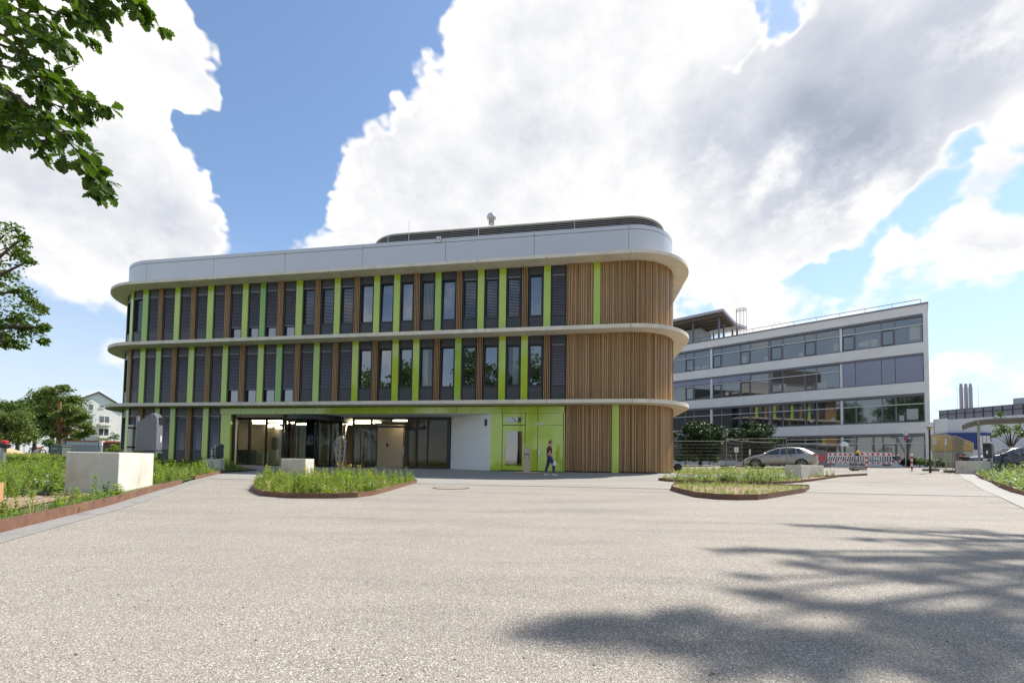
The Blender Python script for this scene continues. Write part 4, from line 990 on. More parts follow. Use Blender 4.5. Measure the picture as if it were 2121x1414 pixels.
# ------------------------------------------------------------------ office block on the right
A2 = math.atan2(900.0, 955.5); EU2 = Vector((math.cos(A2), -math.sin(A2), 0)); EI2 = Vector((math.sin(A2), math.cos(A2), 0))
C2 = atY(1925, 800, 39.0); C2.z = 0
def loc2(P): d = Vector(P)-C2; return d.dot(EU2), d.dot(EI2), d.z
def u2(x, y, yl=0.0): p = hitp(x, y, C2+EI2*yl, EI2); q = loc2(p); return q[0], q[2]
ob = empty('office_block', 'pale plastered four storey office block with long bands of windows behind the timber corner', 'building', C2, -A2)
M_pl2 = mat('pale_plaster', (.80, .78, .745), .85, var=.05, vscale=1.2, bump=.08, bscale=30, dirt=(.72, .70, .665), dscale=.35)
M_fr2 = mat('grey_window_frame', (.20, .19, .20), .45, metal=.2); M_trim = mat('grey_flashing', (.17, .165, .18), .5, metal=.3)
M_white2 = mat('white_paint', (.74, .74, .73), .6); M_win2 = mat('office_glass', (.020, .027, .032), .03, spec=.9, ior=1.9)
LEN2 = 34.0
zr = u2(1922.7, 627.9)[1]
rows = []
for xt, yt, ytr, yb_ in ((1911, 653.4, 670.5, 707.4), (1914, 734.5, 750.5, 789.1), (1915.3, 817.7, 834.5, 872.9), (1916.6, 901.3, 917.2, 957)):
    rows.append([u2(xt, q)[1] for q in (yt, ytr, yb_)])
ue = u2(1911.5, 700)[0]; gz2 = .4
m_ = MB()
zlev = [zr]+[z for r_ in rows for z in (r_[0]+.22, r_[2])]+[gz2]
tops = [zr, rows[0][2]-.02, rows[1][2]-.02, rows[2][2]-.02]; bots = [rows[0][0]+.22, rows[1][0]+.22, rows[2][0]+.22, rows[3][0]+.22]
for k, (a, b) in enumerate(zip(tops, bots)): MB().box(-LEN2, 0, 0, .45, b, a).build('spandrel', M_pl2, ob)
MB().box(-LEN2, 0, 0, .45, gz2-.3, rows[3][2]-.02).build('plinth', M_pl2, ob)
MB().box(ue+.02, 0, .002, .45, gz2, zr-.01).build('corner_pier', M_pl2, ob)
MB().box(-LEN2, -.01, .46, 13, gz2, zr-.1).build('core', mat('interior_dark', (.05, .05, .055), .9), ob)
MB().box(-.3, 0, .46, 13, gz2-.2, zr).build('side_wall', M_pl2, ob)
MB().box(-LEN2-.05, .05, -.06, 13.1, zr+.001, zr+.13).build('roof_coping', M_trim, ob)
wx = [1911, 1853, 1824.4, 1770.6, 1744, 1738, 1689.3, 1665.4, 1619.9, 1595, 1591, 1552.7, 1531.6, 1493.2, 1475, 1470, 1436.5, 1418.7, 1392, 1376, 1350]
kinds = ['wide', 'narrow', 'wide', 'narrow', 'column', 'wide', 'narrow', 'wide', 'narrow', 'mull', 'wide', 'narrow', 'wide', 'narrow', 'column', 'wide', 'narrow', 'wide', 'narrow', 'wide']
uu = [u2(x, 690)[0] for x in wx]
for ri, (zt, ztr, zb_) in enumerate(rows):
    MB().box(-LEN2, ue+.02, .02, .40, zt+.001, zt+.22).build('window_head', M_trim, ob)
    MB().box(-LEN2, ue+.02, .03, .40, zb_-.019, zb_+.05).build('window_sill', M_trim, ob)
    MB().box(-LEN2, ue+.02, .10, .14, ztr-.035, ztr+.03).build('transom_rail', M_white2 if ri != 9 else M_fr2, ob)
    for k, kd in enumerate(kinds):
        b, a = uu[k], uu[k+1]
        if kd == 'column': MB().box(a+.02, b-.02, .08, .39, zb_+.05, zt).build('column', M_white2, ob); continue
        if kd == 'mull': MB().box(a, b, .16, .39, zb_+.05, zt).build('mullion', M_fr2, ob); continue
        f = MB(); e = .05
        f.box(a, a+e, .18, .3, zb_+.05, zt); f.box(b-e, b, .18, .3, zb_+.05, zt); f.box(a+e, b-e, .18, .3, zt-.05, zt-.001); f.box(a+e, b-e, .18, .3, zb_+.051, zb_+.11); f.box(a+e, b-e, .18, .3, ztr-.04, ztr+.04)
        w = f.build('window', M_fr2, ob)
        MB().box(a+e, b-e, .24, .26, ztr+.04, zt-.05).build('upper_pane', M_win2, w)
        MB().box(a+e, b-e, .24, .26, zb_+.11, ztr-.04).build('lower_pane', M_win2, w)
        if kd == 'narrow':
            s_ = MB(); 
            for q in ((a+.06, a+.12, zb_+.13, ztr-.1), (b-.12, b-.06, zb_+.13, ztr-.1), (a+.12, b-.12, zb_+.13, zb_+.19), (a+.12, b-.12, ztr-.16, ztr-.1)): s_.box(q[0], q[1], .16, .239, q[2], q[3])
            s_.build('casement', mat('dark_casement', (.05, .055, .085), .4), w)
        if ri == 1 and k < 4:
            MB().box(a+.02, b-.02, .07, .09, zb_+.06, zt-.01).build('external_blind', mat('grey_blind', (.27, .28, .36), .4, metal=.3, var=.06, vscale=30, stretch=(.2, .2, 4)), w)
        elif ri == 1 and k in (11, 12, 13, 15, 16, 17):
            MB().box(a+.02, b-.02, .07, .09, ztr+.1, zt-.01).build('external_blind', mat('grey_blind', (.27, .28, .36), .4, metal=.3), w)
    # papers, cabinets and pale things standing on the sills inside, seen as pale shapes right behind the glass
for ri, x, y, wpx, hpx in ((0, 1790, 714, 22, 9), (0, 1811, 711, 14, 14), (0, 1660, 735, 10, 8), (0, 1588, 745, 11, 13), (0, 1540, 748, 13, 20), (0, 1736, 720, 16, 16), (1, 1620, 800, 14, 10), (1, 1700, 800, 26, 14), (1, 1675, 808, 10, 12),
                           (0, 1895, 690, 22, 28), (2, 1890, 858, 24, 20), (2, 1868, 866, 10, 10), (2, 1681, 872, 7, 6), (2, 1725, 869, 8, 6), (0, 1440, 765, 20, 10), (0, 1460, 762, 14, 9), (1, 1432, 824, 10, 12), (1, 1506, 815, 6, 8)):
    a, z = u2(x-wpx/2, y, .235); b, _ = u2(x+wpx/2, y, .235); hh = hpx/900*45
    MB().box(a, b, .231, .2385, z-hh/2, z+hh/2).build('window_paper', mat('paper_pale', (.42, .45, .44), .7), ob)
# roof railing
zrail = u2(1907, 619.5, .4)[1]
m_ = MB(); m_.tube([(-LEN2, .4, zrail), (u2(1907, 620, .4)[0], .4, zrail)], .03, 6); m_.build('roof_rail', M_trim, ob)
ux = u2(1907, 620, .4)[0]
for k in range(13):
    m_ = MB(); m_.tube([(ux-k*2.0, .4, zr), (ux-k*2.0, .4, zrail)], .02, 6); m_.build('rail_post', M_trim, ob)
# roof pavilion with butterfly roof
pv = MB(); yl = 2.0
fr, zf_ = u2(1498.4, 644, yl); 
dm = 3.6; db = 7.6
zm = hitp(1525.6, 673.5, C2+EU2*fr, EU2); zbk = hitp(1548, 681, C2+EU2*fr, EU2); qm, qb = loc2(zm), loc2(zbk)
ym, zmz, ybk, zbz = qm[1], qm[2], qb[1], qb[2]
fl = fr-16
prof = [(yl, zf_), (ym, zmz), (ybk, zbz)]
pv.add([(fl, y, z) for y, z in prof]+[(fr, y, z) for y, z in prof]+[(fl, y, z+.32) for y, z in prof]+[(fr, y, z+.32) for y, z in prof],
       [(0, 1, 4, 3), (1, 2, 5, 4), (6, 9, 10, 7), (7, 10, 11, 8), (0, 3, 9, 6), (3, 4, 10, 9), (4, 5, 11, 10), (2, 8, 11, 5), (0, 6, 7, 1), (1, 7, 8, 2)])
pvo = pv.build('roof_canopy', mat('canopy_metal', (.42, .41, .43), .5, metal=.3), ob)
MB().add([(fl+.3, yl+.3, zf_-.04+(zmz-zf_)*.1), (fr-.3, yl+.3, zf_-.04+(zmz-zf_)*.1), (fr-.3, ym, zmz-.03), (fl+.3, ym, zmz-.03)], [(0, 3, 2, 1)]).build('canopy_soffit', mat('soffit_wood', (.34, .24, .12), .7, var=.2, stretch=(.3, 3, 3)), pvo)
for i in range(5):
    t = .12+.2*i; y = yl+(ym-yl)*t; z = zf_+(zmz-zf_)*t; MB().box(fl+.1, fr-.4, y-.08, y+.08, z-.22, z-.045).build('canopy_beam', M_trim, pvo)
for x in (1436, 1447, 1489, 1499):
    for y in ((yl+1.2,) if x in (1436, 1489) else (yl+3.2,)):
        u = u2(x, 690, y)[0]; zt_ = zf_+(zmz-zf_)*min(1, (y-yl)/(ym-yl)); MB().box(u-.1, u+.1, y-.1, y+.1, zr, zt_-.03).build('canopy_column', M_trim, pvo)
for x in (1468, 1478, 1517, 1527):
    u = u2(x, 690, ybk-.8)[0]; MB().box(u-.09, u+.09, ybk-.9, ybk-.7, zr, zbz-.05).build('canopy_column', M_trim, pvo)
MB().box(fl, u2(1452, 690, 5)[0], 5.0, 9.0, zr, zmz-.1).build('stair_head', mat('stairhead_pale', (.5, .5, .52), .6), ob)
lad = MB(); u0 = u2(1525, 660, 3.2)[0]; z1_ = u2(1530, 641, 3.2)[1]
for k in range(5):
    a = u0+.95*math.cos(math.pi*k/4)*.6+.55; lad.tube([(a, 3.2-.5*math.sin(math.pi*k/4), zr), (a, 3.2-.5*math.sin(math.pi*k/4), z1_)], .025, 5)
for z in np.linspace(zmz+.3, z1_, 5): lad.tube([(u0+.57*math.cos(t)+.55, 3.2-.5*math.sin(t), z) for t in np.linspace(0, math.pi, 9)], .02, 5)
for z in np.linspace(zr+.3, z1_-.2, 14): lad.tube([(u0+.25, 3.2, z), (u0+.85, 3.2, z)], .018, 5)
lad.build('ladder_cage', M_trim, ob)

# ------------------------------------------------------------------ generic builders
def px_box(name, label, cat, x0, x1, ytop, ybot, Y, depth, m, yaw=0.0, zb=None, top=0.0, group=None):
    """a box standing at forward distance Y whose front spans the pixels; returns root, width, height"""
    a, b = atY(x0, ybot, Y), atY(x1, ybot, Y); zt = atY((x0+x1)/2, ytop, Y).z; z0 = ground_z((a.x+b.x)/2, Y) if zb is None else zb
    root = empty(name, label, cat, (a.x, Y, z0), yaw, group); w = (b.x-a.x)/max(.2, math.cos(yaw)); h = zt-z0
    return root, w, h, z0
M_wire = mat('fence_wire', (.26, .25, .23), .6, metal=.4); M_foot = mat('fence_foot', (.20, .17, .14), .9, var=.2)
def fence(label, P0, P1, h=2.0, z0=None, z1=None, wires=.11, foot=True):
    P0, P1 = Vector(P0[:2]), Vector(P1[:2]); L_ = (P1-P0).length; g0 = ground_z(*P0) if z0 is None else z0; g1 = ground_z(*P1) if z1 is None else z1
    root = empty('fence_panel', label, 'fence', (P0.x, P0.y, g0), math.atan2((P1-P0).y, (P1-P0).x), 'wire construction fence panels'); dz = g1-g0
    for x in (0, L_):
        m_ = MB(); m_.tube([(x, 0, dz*x/L_), (x, 0, h+dz*x/L_)], .018, 8); m_.build('post', M_wire, root)
    for z in (.15, h-.02):
        m_ = MB(); m_.tube([(0, 0, z), (L_, 0, z+dz)], .016, 8); m_.build('rail', M_wire, root)
    m_ = MB(); n = max(3, int(L_/wires))
    for k in range(1, n): x = L_*k/n; m_.tube([(x, 0, .15+dz*x/L_), (x, 0, h-.02+dz*x/L_)], .002, 4, False)
    for k in range(1, 7): z = .15+(h-.17)*k/7; m_.tube([(0, 0, z), (L_, 0, z+dz)],   .003, 4, False)
    m_.build('wire_mesh', mat('thin_wire', (.2, .2, .19), .6, metal=.3), root)
    if foot:
        for x in (0, L_): MB().bbox(x-.12, x+.12, -.36, .36, dz*x/L_-.01, dz*x/L_+.13, .02).build('foot', M_foot, root)
    return root
def P_at(x, y, Y): p = atY(x, y, Y); return (p.x, p.y)
fence('fence panel standing to the left of the silver car, nearest the timber corner', P_at(1396, 960, 33), P_at(1500, 960, 33.5), 2.0)
fence('tall fence panel with a white notice in front of the silver car bonnet', P_at(1504, 966, 28.3), P_at(1629, 966, 27.2), 2.0)
fence('fence panel running back beside the silver car towards the round tree', P_at(1505, 966, 28.5), P_at(1537, 962, 33.5), 2.0)
fence('fence panel continuing behind the silver car roof', P_at(1537, 962, 33.6), P_at(1606, 962, 36.5), 2.0)
fence('fence panel behind the grey waste container', P_at(1632, 962, 35), P_at(1713, 962, 34.5), 1.9)
fence('fence panel in front of the striped barriers', P_at(1771, 972, 26), P_at(1630, 968, 27.4), 1.9)
fence('open fence panel between the lamp post and the yellow hoarding', P_at(1928, 974, 25.5), P_at(1974, 974, 23.2), 2.0)
fence('fence panel standing end on next to the bicycle shelter', P_at(1978, 974, 23.1), P_at(1996, 968, 27.5), 2.0)
def notice(label, x0, x1, y0, y1, Y, post=None):
    a, b = atY(x0, y1, Y), atY(x1, y0, Y); root = empty('notice_sign', label, 'sign', ((a.x+b.x)/2, Y, ground_z(a.x, Y))); g = ground_z(a.x, Y); w = (b.x-a.x)/2
    MB().box(-w, w, -.012, .012, a.z-g, b.z-g).build('board', mat('notice_white', (.72, .72, .70), .6), root)
    m_ = MB()
    for k in range(4): m_.box(-w*.7, w*(.7-.3*(k % 2)), -.0145, -.0125, a.z-g+(b.z-a.z)*(.2+.18*k), a.z-g+(b.z-a.z)*(.2+.18*k)+.012)
    m_.build('lettering', mat('lettering_grey', (.2, .2, .2), .6), root)
    m_ = MB(); m_.box(-.025, .025, .013, .05, 0, b.z-g-.02); m_.build('post', mat('raw_post', (.42, .38, .28), .8), root); return root
notice('small white notice on a post in front of the fence left of the silver car', 1521, 1529.5, 926, 936, 27.6)
notice('narrow white notice behind the silver car bonnet', 1551.5, 1555, 930, 941, 33)
notice('pale notice on a post by the yellow hoarding', 1933, 1939, 906.5, 920, 27)
notice('narrow pale notice in the middle of the yellow hoarding', 1957, 1961, 908, 921, 27.5)

# construction barriers
M_bw = mat('barrier_white', (.72, .71, .69), .5); M_br = mat('barrier_red', (.55, .035, .03), .5); M_bk = mat('barrier_black', (.03, .03, .03), .6)
def barrier(label, x0, x1, Y, y_top, y_bot, diag=False):
    a, b = atY(x0, y_bot, Y), atY(x1, y_bot, Y); zt = atY((x0+x1)/2, y_top, Y).z; g = a.z; L_ = b.x-a.x; h = zt-g
    root = empty('barrier', label, 'barrier', (a.x, Y, g), 0, 'red and white construction barriers')
    MB().box(0, L_, -.02, .02, h*.72, h).build('top_board', M_bw, root); MB().box(0, L_, -.02, .02, h*.06, h*.22).build('bottom_board', M_bw, root)
    n = 6
    for k in range(n):
        x = L_*(k+.25)/n; MB().box(x, x+L_/n*.45, -.026, -.021, h*.76, h*.96).build('red_field', M_br, root); MB().box(x, x+L_/n*.45, -.026, -.021, h*.09, h*.19).build('red_field', M_br, root)
        MB().box(x+L_/n*.2, x+L_/n*.2+.03, -.015, .015, h, h+.06).build('peg', M_bw, root)
    if diag:
        MB().box(0, L_, -.018, .018, h*.22, h*.72).build('middle_board', M_bw, root); n = 13
        for k in range(n):
            x = L_*k/n; s = L_/n*.5
            MB().add([(x, -.0235, h*.27), (x+s, -.0235, h*.27), (x+s*2.4, -.0235, h*.67), (x+s*1.4, -.0235, h*.67)] if x+s*2.4 < L_ else [(x, -.0235, h*.27), (x+s, -.0235, h*.27), (L_, -.0235, h*.45), (L_, -.0235, h*.5)], [(0, 1, 2, 3)]).build('diagonal_stripe', M_bk, root)
    else:
        n = 13
        for k in range(n+1): x = (L_-.05)*k/n; MB().box(x, x+.05, -.015, .015, h*.22, h*.72).build('bar', M_bw, root)
        MB().box(L_*.42, L_*.58, -.024, -.016, h*.4, h*.62).build('label_plate', mat('barrier_label', (.5, .5, .5), .6), root)
    for x in (L_*.12, L_*.85): MB().bbox(x-.08, x+.08, -.35, .35, -.08, h*.06, .015).build('foot', M_foot, root)
barrier('red and white barrier with black diagonal stripes beside the waste container', 1714.5, 1777, 34.5, 937.5, 960.5, True)
barrier('red and white barrier with vertical slots between the striped barrier and the bollard', 1780, 1847, 33.8, 936.5, 961.5)
m_ = MB(); pts = [atY(*q) for q in ((1696, 954, 33), (1712, 957, 33.1), (1730, 957.5, 33.2), (1752, 950, 33.4), (1765, 944, 33.5), (1773, 935, 33.6))]
tp = empty('warning_tape', 'red and white warning tape strung between the silver car and the barriers', 'tape', pts[0])
for i, (a, b) in enumerate(zip(pts, pts[1:])):
    for k in range(3):
        p, q = a.lerp(b, k/3)-pts[0], a.lerp(b, (k+.98)/3)-pts[0]; MB().add([p, q, q+Vector((0, .01, .07)), p+Vector((0, .01, .07))], [(0, 1, 2, 3)]).build('tape_piece', (M_br, M_bw)[(i*3+k) % 2], tp)
pts = [atY(*q) for q in ((1846, 946, 34), (1850, 954, 34), (1858, 957.5, 34), (1866, 955, 34), (1871, 948, 34), (1868, 941, 34), (1858, 943, 34), (1849, 945, 34))]
tp = empty('warning_tape', 'loop of red and white warning tape hanging next to the slotted barrier', 'tape', pts[0])
for i, (a, b) in enumerate(zip(pts, pts[1:])):
    for k in range(2):
        p, q = a.lerp(b, k/2)-pts[0], a.lerp(b, (k+.98)/2)-pts[0]; MB().add([p, q, q+Vector((0, .01, .08)), p+Vector((0, .01, .08))], [(0, 1, 2, 3)]).build('tape_piece', (M_br, M_bw)[k % 2], tp)
p = atY(1776, 972, 26); g = p.z; root = empty('warning_lamp', 'yellow warning lamp on a slim post in front of the striped barriers', 'lamp', (p.x, p.y, g))
h = atY(1776, 936, 26).z-g
m_ = MB(); m_.tube([(-.12, 0, 0), (-.12, 0, atY(1771, 902, 26).z-g)], .025, 8); m_.build('post', M_wire, root); MB().bbox(-.42, .38, -.15, .15, -.02, .11, .02).build('foot', M_foot, root)
MB().lathe([(0, -.09), (.07, -.08), (.1, -.03), (.1, .03), (.07, .08), (0, .09)], 14, (0, -.04, h)).build('lens', mat('lamp_yellow', (.75, .5, .02), .3), root, True)
MB().box(-.07, .07, -.06, .05, h-.22, h-.09).build('battery_box', M_black, root)
a = atY(1749, 919, 25.9); root = empty('paper_notice', 'crumpled white sheet fixed to the fence above the striped barriers', 'notice', a)
MB().add([(-.25, 0, -.12), (.27, .01, -.16), (.25, .03, .06), (.05, .05, .16), (-.2, .02, .07), (0, -.03, -.02)], [(0, 1, 5), (1, 2, 5), (2, 3, 5), (3, 4, 5), (4, 0, 5)]).build('sheet', mat('notice_white', (.72, .72, .70), .6), root)

# bollards
def bollard(label, x, ybot, ytop, Y):
    p = atY(x, ybot, Y); h = atY(x, ytop, Y).z-p.z; root = empty('bollard', label, 'bollard', p, 0, 'red and white bollards')
    n = 7
    for k in range(n): MB().lathe([(.052, h*k/n), (.052, h*(k+1)/n)] if k < n-1 else [(.052, h*k/n), (.052, h*.985), (.03, h), (0, h)], 14).build('band', M_bw if k % 2 == 0 else M_br, root, True)
bollard('red and white bollard standing clear by the lamp post', 1889, 975.5, 939.5, 24.7)
bollard('red and white bollard in front of the slotted barrier', 1794.5, 974.5, 940, 25.5)
# sign, lamp post
root = empty('traffic_sign', 'round blue and red no stopping sign on a grey pole before the office block', 'sign', (*P_at(1876, 962, 36), ground_z(*P_at(1876, 962, 36))))
g = root.location.z; zt = atY(1876, 894, 36).z-g; zc = atY(1876, 907.5, 36).z-g
m_ = MB(); m_.tube([(0, 0, 0), (0, 0, zt)], .035, 8); m_.build('pole', M_steel, root)
def disc(r, y, m, nm, z): MB().tube([(0, y, z), (0, y+.006, z)], r, 24).build(nm, m, root)
disc(.175, -.06, mat('sign_red', (.5, .03, .04), .5), 'rim', zc); disc(.14, -.067, mat('sign_blue', (.05, .07, .35), .5), 'disc', zc)
for a in (R(45), R(-45)):
    MB().box(-.15, .15, -.004, .002, -.02, .02).build('cross_bar', mat('sign_red', (.5, .03, .04), .5), root, loc=(0, -.072, zc), rot=(0, a, 0))
MB().box(-.19, .19, -.06, -.045, zc+.27, zc+.42).build('plate', M_bw, root)
m_ = MB()
for k in range(6): m_.box(-.15+.05*k, -.12+.05*k, -.0635, -.0605, zc+.32, zc+.37)
m_.build('plate_lettering', M_bk, root)
p = ground_hit(1927, 979); root = empty('street_lamp', 'dark post lamp with a flat disc lantern in front of the office block corner', 'street lamp', p)
k = p.y/900; h = (979-889)*k
m_ = MB(); m_.tube([(0, 0, -.02), (0, 0, h*.3), (0, 0, h)], [.055, .045, .04], 10); m_.build('post', mat('lamp_post_dark', (.05, .045, .045), .6), root)
MB().lathe([(.05, h), (.09, h+.02), (.085, h+.10), (.06, h+.14)], 14).build('lantern', mat('lantern_amber', (.40, .30, .14), .4), root, True)
MB().lathe([(0, h+.175), (.06, h+.17), (.19, h+.145), (.19, h+.135), (0, h+.14)], 18).build('cap', mat('lamp_post_dark', (.05, .045, .045), .6), root)

# waste container behind the car
p0 = atY(1668, 962, 31.5); root = empty('waste_container', 'grey sloping lid waste container behind the silver car', 'container', (p0.x, 31.5, ground_z(p0.x, 31.5)))
g = ground_z(p0.x, 31.5); L_ = atY(1714, 962, 31.5).x-p0.x
z1, z2 = atY(1668, 927, 31.5).z-g, atY(1712, 934, 31.5).z-g
MB().add([(0, 0, .12), (L_, 0, .12), (L_, 1.1, .12), (0, 1.1, .12), (0, 0, z1), (L_, 0, z2), (L_, 1.1, z2), (0, 1.1, z1)], [(0, 3, 2, 1), (4, 5, 6, 7), (0, 1, 5, 4), (1, 2, 6, 5), (2, 3, 7, 6), (3, 0, 4, 7)]).build('body', mat('container_grey', (.16, .155, .16), .5, var=.15), root)
MB().add([(-.03, -.04, z1+.004), (L_+.03, -.04, z2+.004), (L_+.03, 1.14, z2+.004), (-.03, 1.14, z1+.004), (-.03, -.04, z1+.05), (L_+.03, -.04, z2+.05), (L_+.03, 1.14, z2+.05), (-.03, 1.14, z1+.05)], [(0, 3, 2, 1), (4, 5, 6, 7), (0, 1, 5, 4), (1, 2, 6, 5), (2, 3, 7, 6), (3, 0, 4, 7)]).build('lid', mat('container_lid', (.05, .05, .055), .5), root)
for i, (a, b) in enumerate(((.25, .35), (.62, .3))): MB().box(L_*a, L_*(a+b), -.008, -.001, .45, .95).build('sticker', mat('sticker_red' if i else 'sticker_pale', (.5, .06, .08) if i else (.55, .55, .55), .6), root)
for x in (.12, L_-.12):
    m_ = MB(); m_.tube([(x, .2, .06), (x, .28, .06)], .07, 12); m_.build('castor', M_black, root)
# cable drum beside the timber corner
p = atY(1403, 966.5, 24.2); root = empty('cable_drum', 'black round cable drum leaning at the rounded timber corner', 'cable drum', (p.x+.02, p.y, p.z-.02)); r = 8/900*24.2
m_ = MB(); m_.tube([(0, -.05, 0), (0, .05, 0)], r, 28); m_.build('disc', M_black, root)
m_ = MB(); m_.tube([(0, -.06, 0), (0, -.051, 0)], r*.35, 18); m_.build('hub', M_frame, root)

# ------------------------------------------------------------------ background on the right
def simple_building(name, label, x0, x1, ytl, ytr, ybl, ybr, Yl, Yr, m, depth=8, cat='building'):
    """wall quad with its own depth whose top edge runs between two pixels at distances Yl, Yr"""
    A, B = atY(x0, ytl, Yl), atY(x1, ytr, Yr); zb0 = atY(x0, ybl, Yl).z; zt = (A.z+B.z)/2
    root = empty(name, label, cat, (A.x, A.y, 0), math.atan2(B.y-A.y, B.x-A.x)); L_ = (B-A).xy.length
    MB().box(0, L_, 0, depth, zb0, zt).build('wall', m, root); return root, L_, zb0, zt, A
M_gb = mat('grey_cladding', (.20, .20, .235), .55, metal=.2, var=.05); M_wc = mat('container_white', (.58, .60, .62), .6, var=.05)
root, L_, z0, z1, A = simple_building('plant_building', 'grey panelled plant building with three chimneys beyond the fence', 1946, 2240, 853.5, 824, 870, 862, 78, 62, M_gb, 10)
for k in range(15): x = L_*k/14; MB().box(x-.06, x+.06, -.05, -.003, z0, z1).build('panel_joint', mat('joint_black', (.03, .03, .035), .6), root)
MB().box(0, L_, -.06, -.004, z0+.9, z0+1.02).build('rail', mat('joint_black', (.03, .03, .035), .6), root)
MB().box(-.1, L_, -.1, 10, z1, z1+.12).build('coping', M_trim, root)
MB().box(max(.5, (hitp(1955, 850, C2*0+Vector((A.x, A.y, 0))+Vector((-math.sin(root.rotation_euler.z), math.cos(root.rotation_euler.z), 0))*4, Vector((-math.sin(root.rotation_euler.z), math.cos(root.rotation_euler.z), 0)))-Vector((A.x, A.y, 0))).length-4.2), 18, 4, 10, z1+.12, z1+1.5).build('roof_house', mat('roofhouse_pale', (.42, .42, .46), .6), root)
MB().box(-.2, L_, -.01, 9.9, 0, z0-.01).build('lower_wall', M_wc, root)
dv_ = Vector((math.cos(root.rotation_euler.z), math.sin(root.rotation_euler.z), 0)); nv_ = Vector((-dv_.y, dv_.x, 0)); A0_ = Vector((A.x, A.y, 0))
def plant_u(x, yl): q = hitp(x, 840, A0_+nv_*yl, nv_); return (q-A0_).dot(dv_), q
Mch = mat('chimney_metal', (.42, .39, .40), .5, metal=.4)
for x in (1991.5, 2001.5, 2011):
    u, q = plant_u(x, 5.5); zt = hitp(x, 794.5, q, Vector((0, 1, 0))).z; zk = hitp(x, 802, q, Vector((0, 1, 0))).z
    m_ = MB(); m_.lathe([(.27, z1), (.27, zk), (.22, zk+.05), (.22, zt), (.0, zt)], 16, (u, 5.5, 0)); m_.build('chimney', Mch, root, True)
for x in (1983, 2027):
    u, q = plant_u(x, 4.0); m_ = MB(); m_.tube([(u, 4, z1), (u, 4, hitp(x, 800, q, Vector((0, 1, 0))).z)], .02, 5); m_.build('aerial', Mch, root)
root, L_, z0, z1, A = simple_building('site_cabin', 'white site cabin with a shuttered window behind the yellow hoarding', 1933, 1962, 868, 867, 905, 905, 58, 57, M_wc, 5)
MB().box(L_*.3, L_*.82, -.02, -.002, z1-1.15, z1-.5).build('shutter', mat('shutter_grey', (.30, .28, .29), .6), root); MB().box(L_*.32, L_*.8, -.02, -.002, z1-1.5, z1-1.16).build('pane', M_win2, root)
root, L_, z0, z1, A = simple_building('white_container', 'large white container stacked above the blue container', 1961, 2130, 867, 867, 896, 896, 55, 52, M_wc, 5)
MB().box(L_*.42, L_*.424, -.01, -.002, z0, z1).build('seam', M_trim, root); MB().box(L_*.48, L_*.56, -.02, -.002, z1-.7, z1-.2).build('panel', mat('panel_offwhite', (.66, .66, .65), .6), root)
root, L_, z0, z1, A = simple_building('blue_container', 'blue container under the white one beyond the bicycle shelter', 1962.5, 2053, 896.3, 896.3, 930, 930, 54.5, 53, mat('container_blue', (.02, .055, .22), .5, var=.1), 4)
for k in range(3): MB().box(L_*(.72+.09*k), L_*(.72+.09*k+.075), -.03, -.002, z0, z1-.35).build('door_panel', mat('panel_offwhite', (.66, .66, .65), .6), root)
for k in range(20): MB().box(L_*.035*k, L_*.035*k+.06, -.03, -.002, z0, z1-.05).build('corrugation', mat('container_blue', (.02, .055, .22), .5), root)
A, B = atY(1929, 930, 40), atY(2016, 932, 37); g = ground_z(A.x, A.y)-.3
root = empty('timber_hoarding', 'yellow timber hoarding with a cream base and curved rail behind the open fence', 'hoarding', (A.x, A.y, g), math.atan2(B.y-A.y, B.x-A.x)); L_ = (B-A).xy.length
zA, zB, zC = atY(1935, 902, 40).z-g, atY(1935, 935, 40).z-g, atY(2010, 918, 37.3).z-g
M_hy = mat('hoarding_yellow', (.60, .44, .17), .7, var=.12, vscale=4); M_hc = mat('hoarding_cream', (.58, .54, .42), .7, var=.06)
n = 22
for k in range(n):
    t = k/n; zt = zA if t < .35 else zA+(zC-zA)*((t-.35)/.65)**1.4
    MB().box(L_*t+.006, L_*(t+1/n)-.006, 0, .05, zB+.02, zt).build('board', M_hy, root)
MB().box(0, L_, -.01, .06, 0, zB-.02).build('base', M_hc, root); MB().box(0, L_, -.03, .02, zB-.05, zB+.03).build('rail', mat('hoarding_rail', (.32, .27, .18), .7), root)
MB().box(.1, L_*.35, -.02, .07, zA, zA+.1).build('top_rail', mat('hoarding_rail', (.32, .27, .18), .7), root)
for k in range(2):
    m_ = MB(); m_.tube([(L_*.35+L_*.65*t, -.3, zA+.05-.25*k+(zC-zA)*t**1.4) for t in np.linspace(0, 1, 10)], .03, 6); m_.build('curved_rail', M_wire, root)

# ------------------------------------------------------------------ bicycle shelter
S0 = atY(2009, 886, 27.0); S1 = atY(2034, 870, 24.5)
root = empty('bicycle_shelter', 'grey roofed bicycle shelter at the right side of the forecourt', 'shelter', (25.6, 23.8, ground_z(25.6, 23.8)), R(-47)); g = root.location.z
M_sh = mat('shelter_steel', (.40, .38, .35), .55, metal=.35, var=.08); M_shr = mat('shelter_roof', (.22, .215, .22), .6, metal=.2)
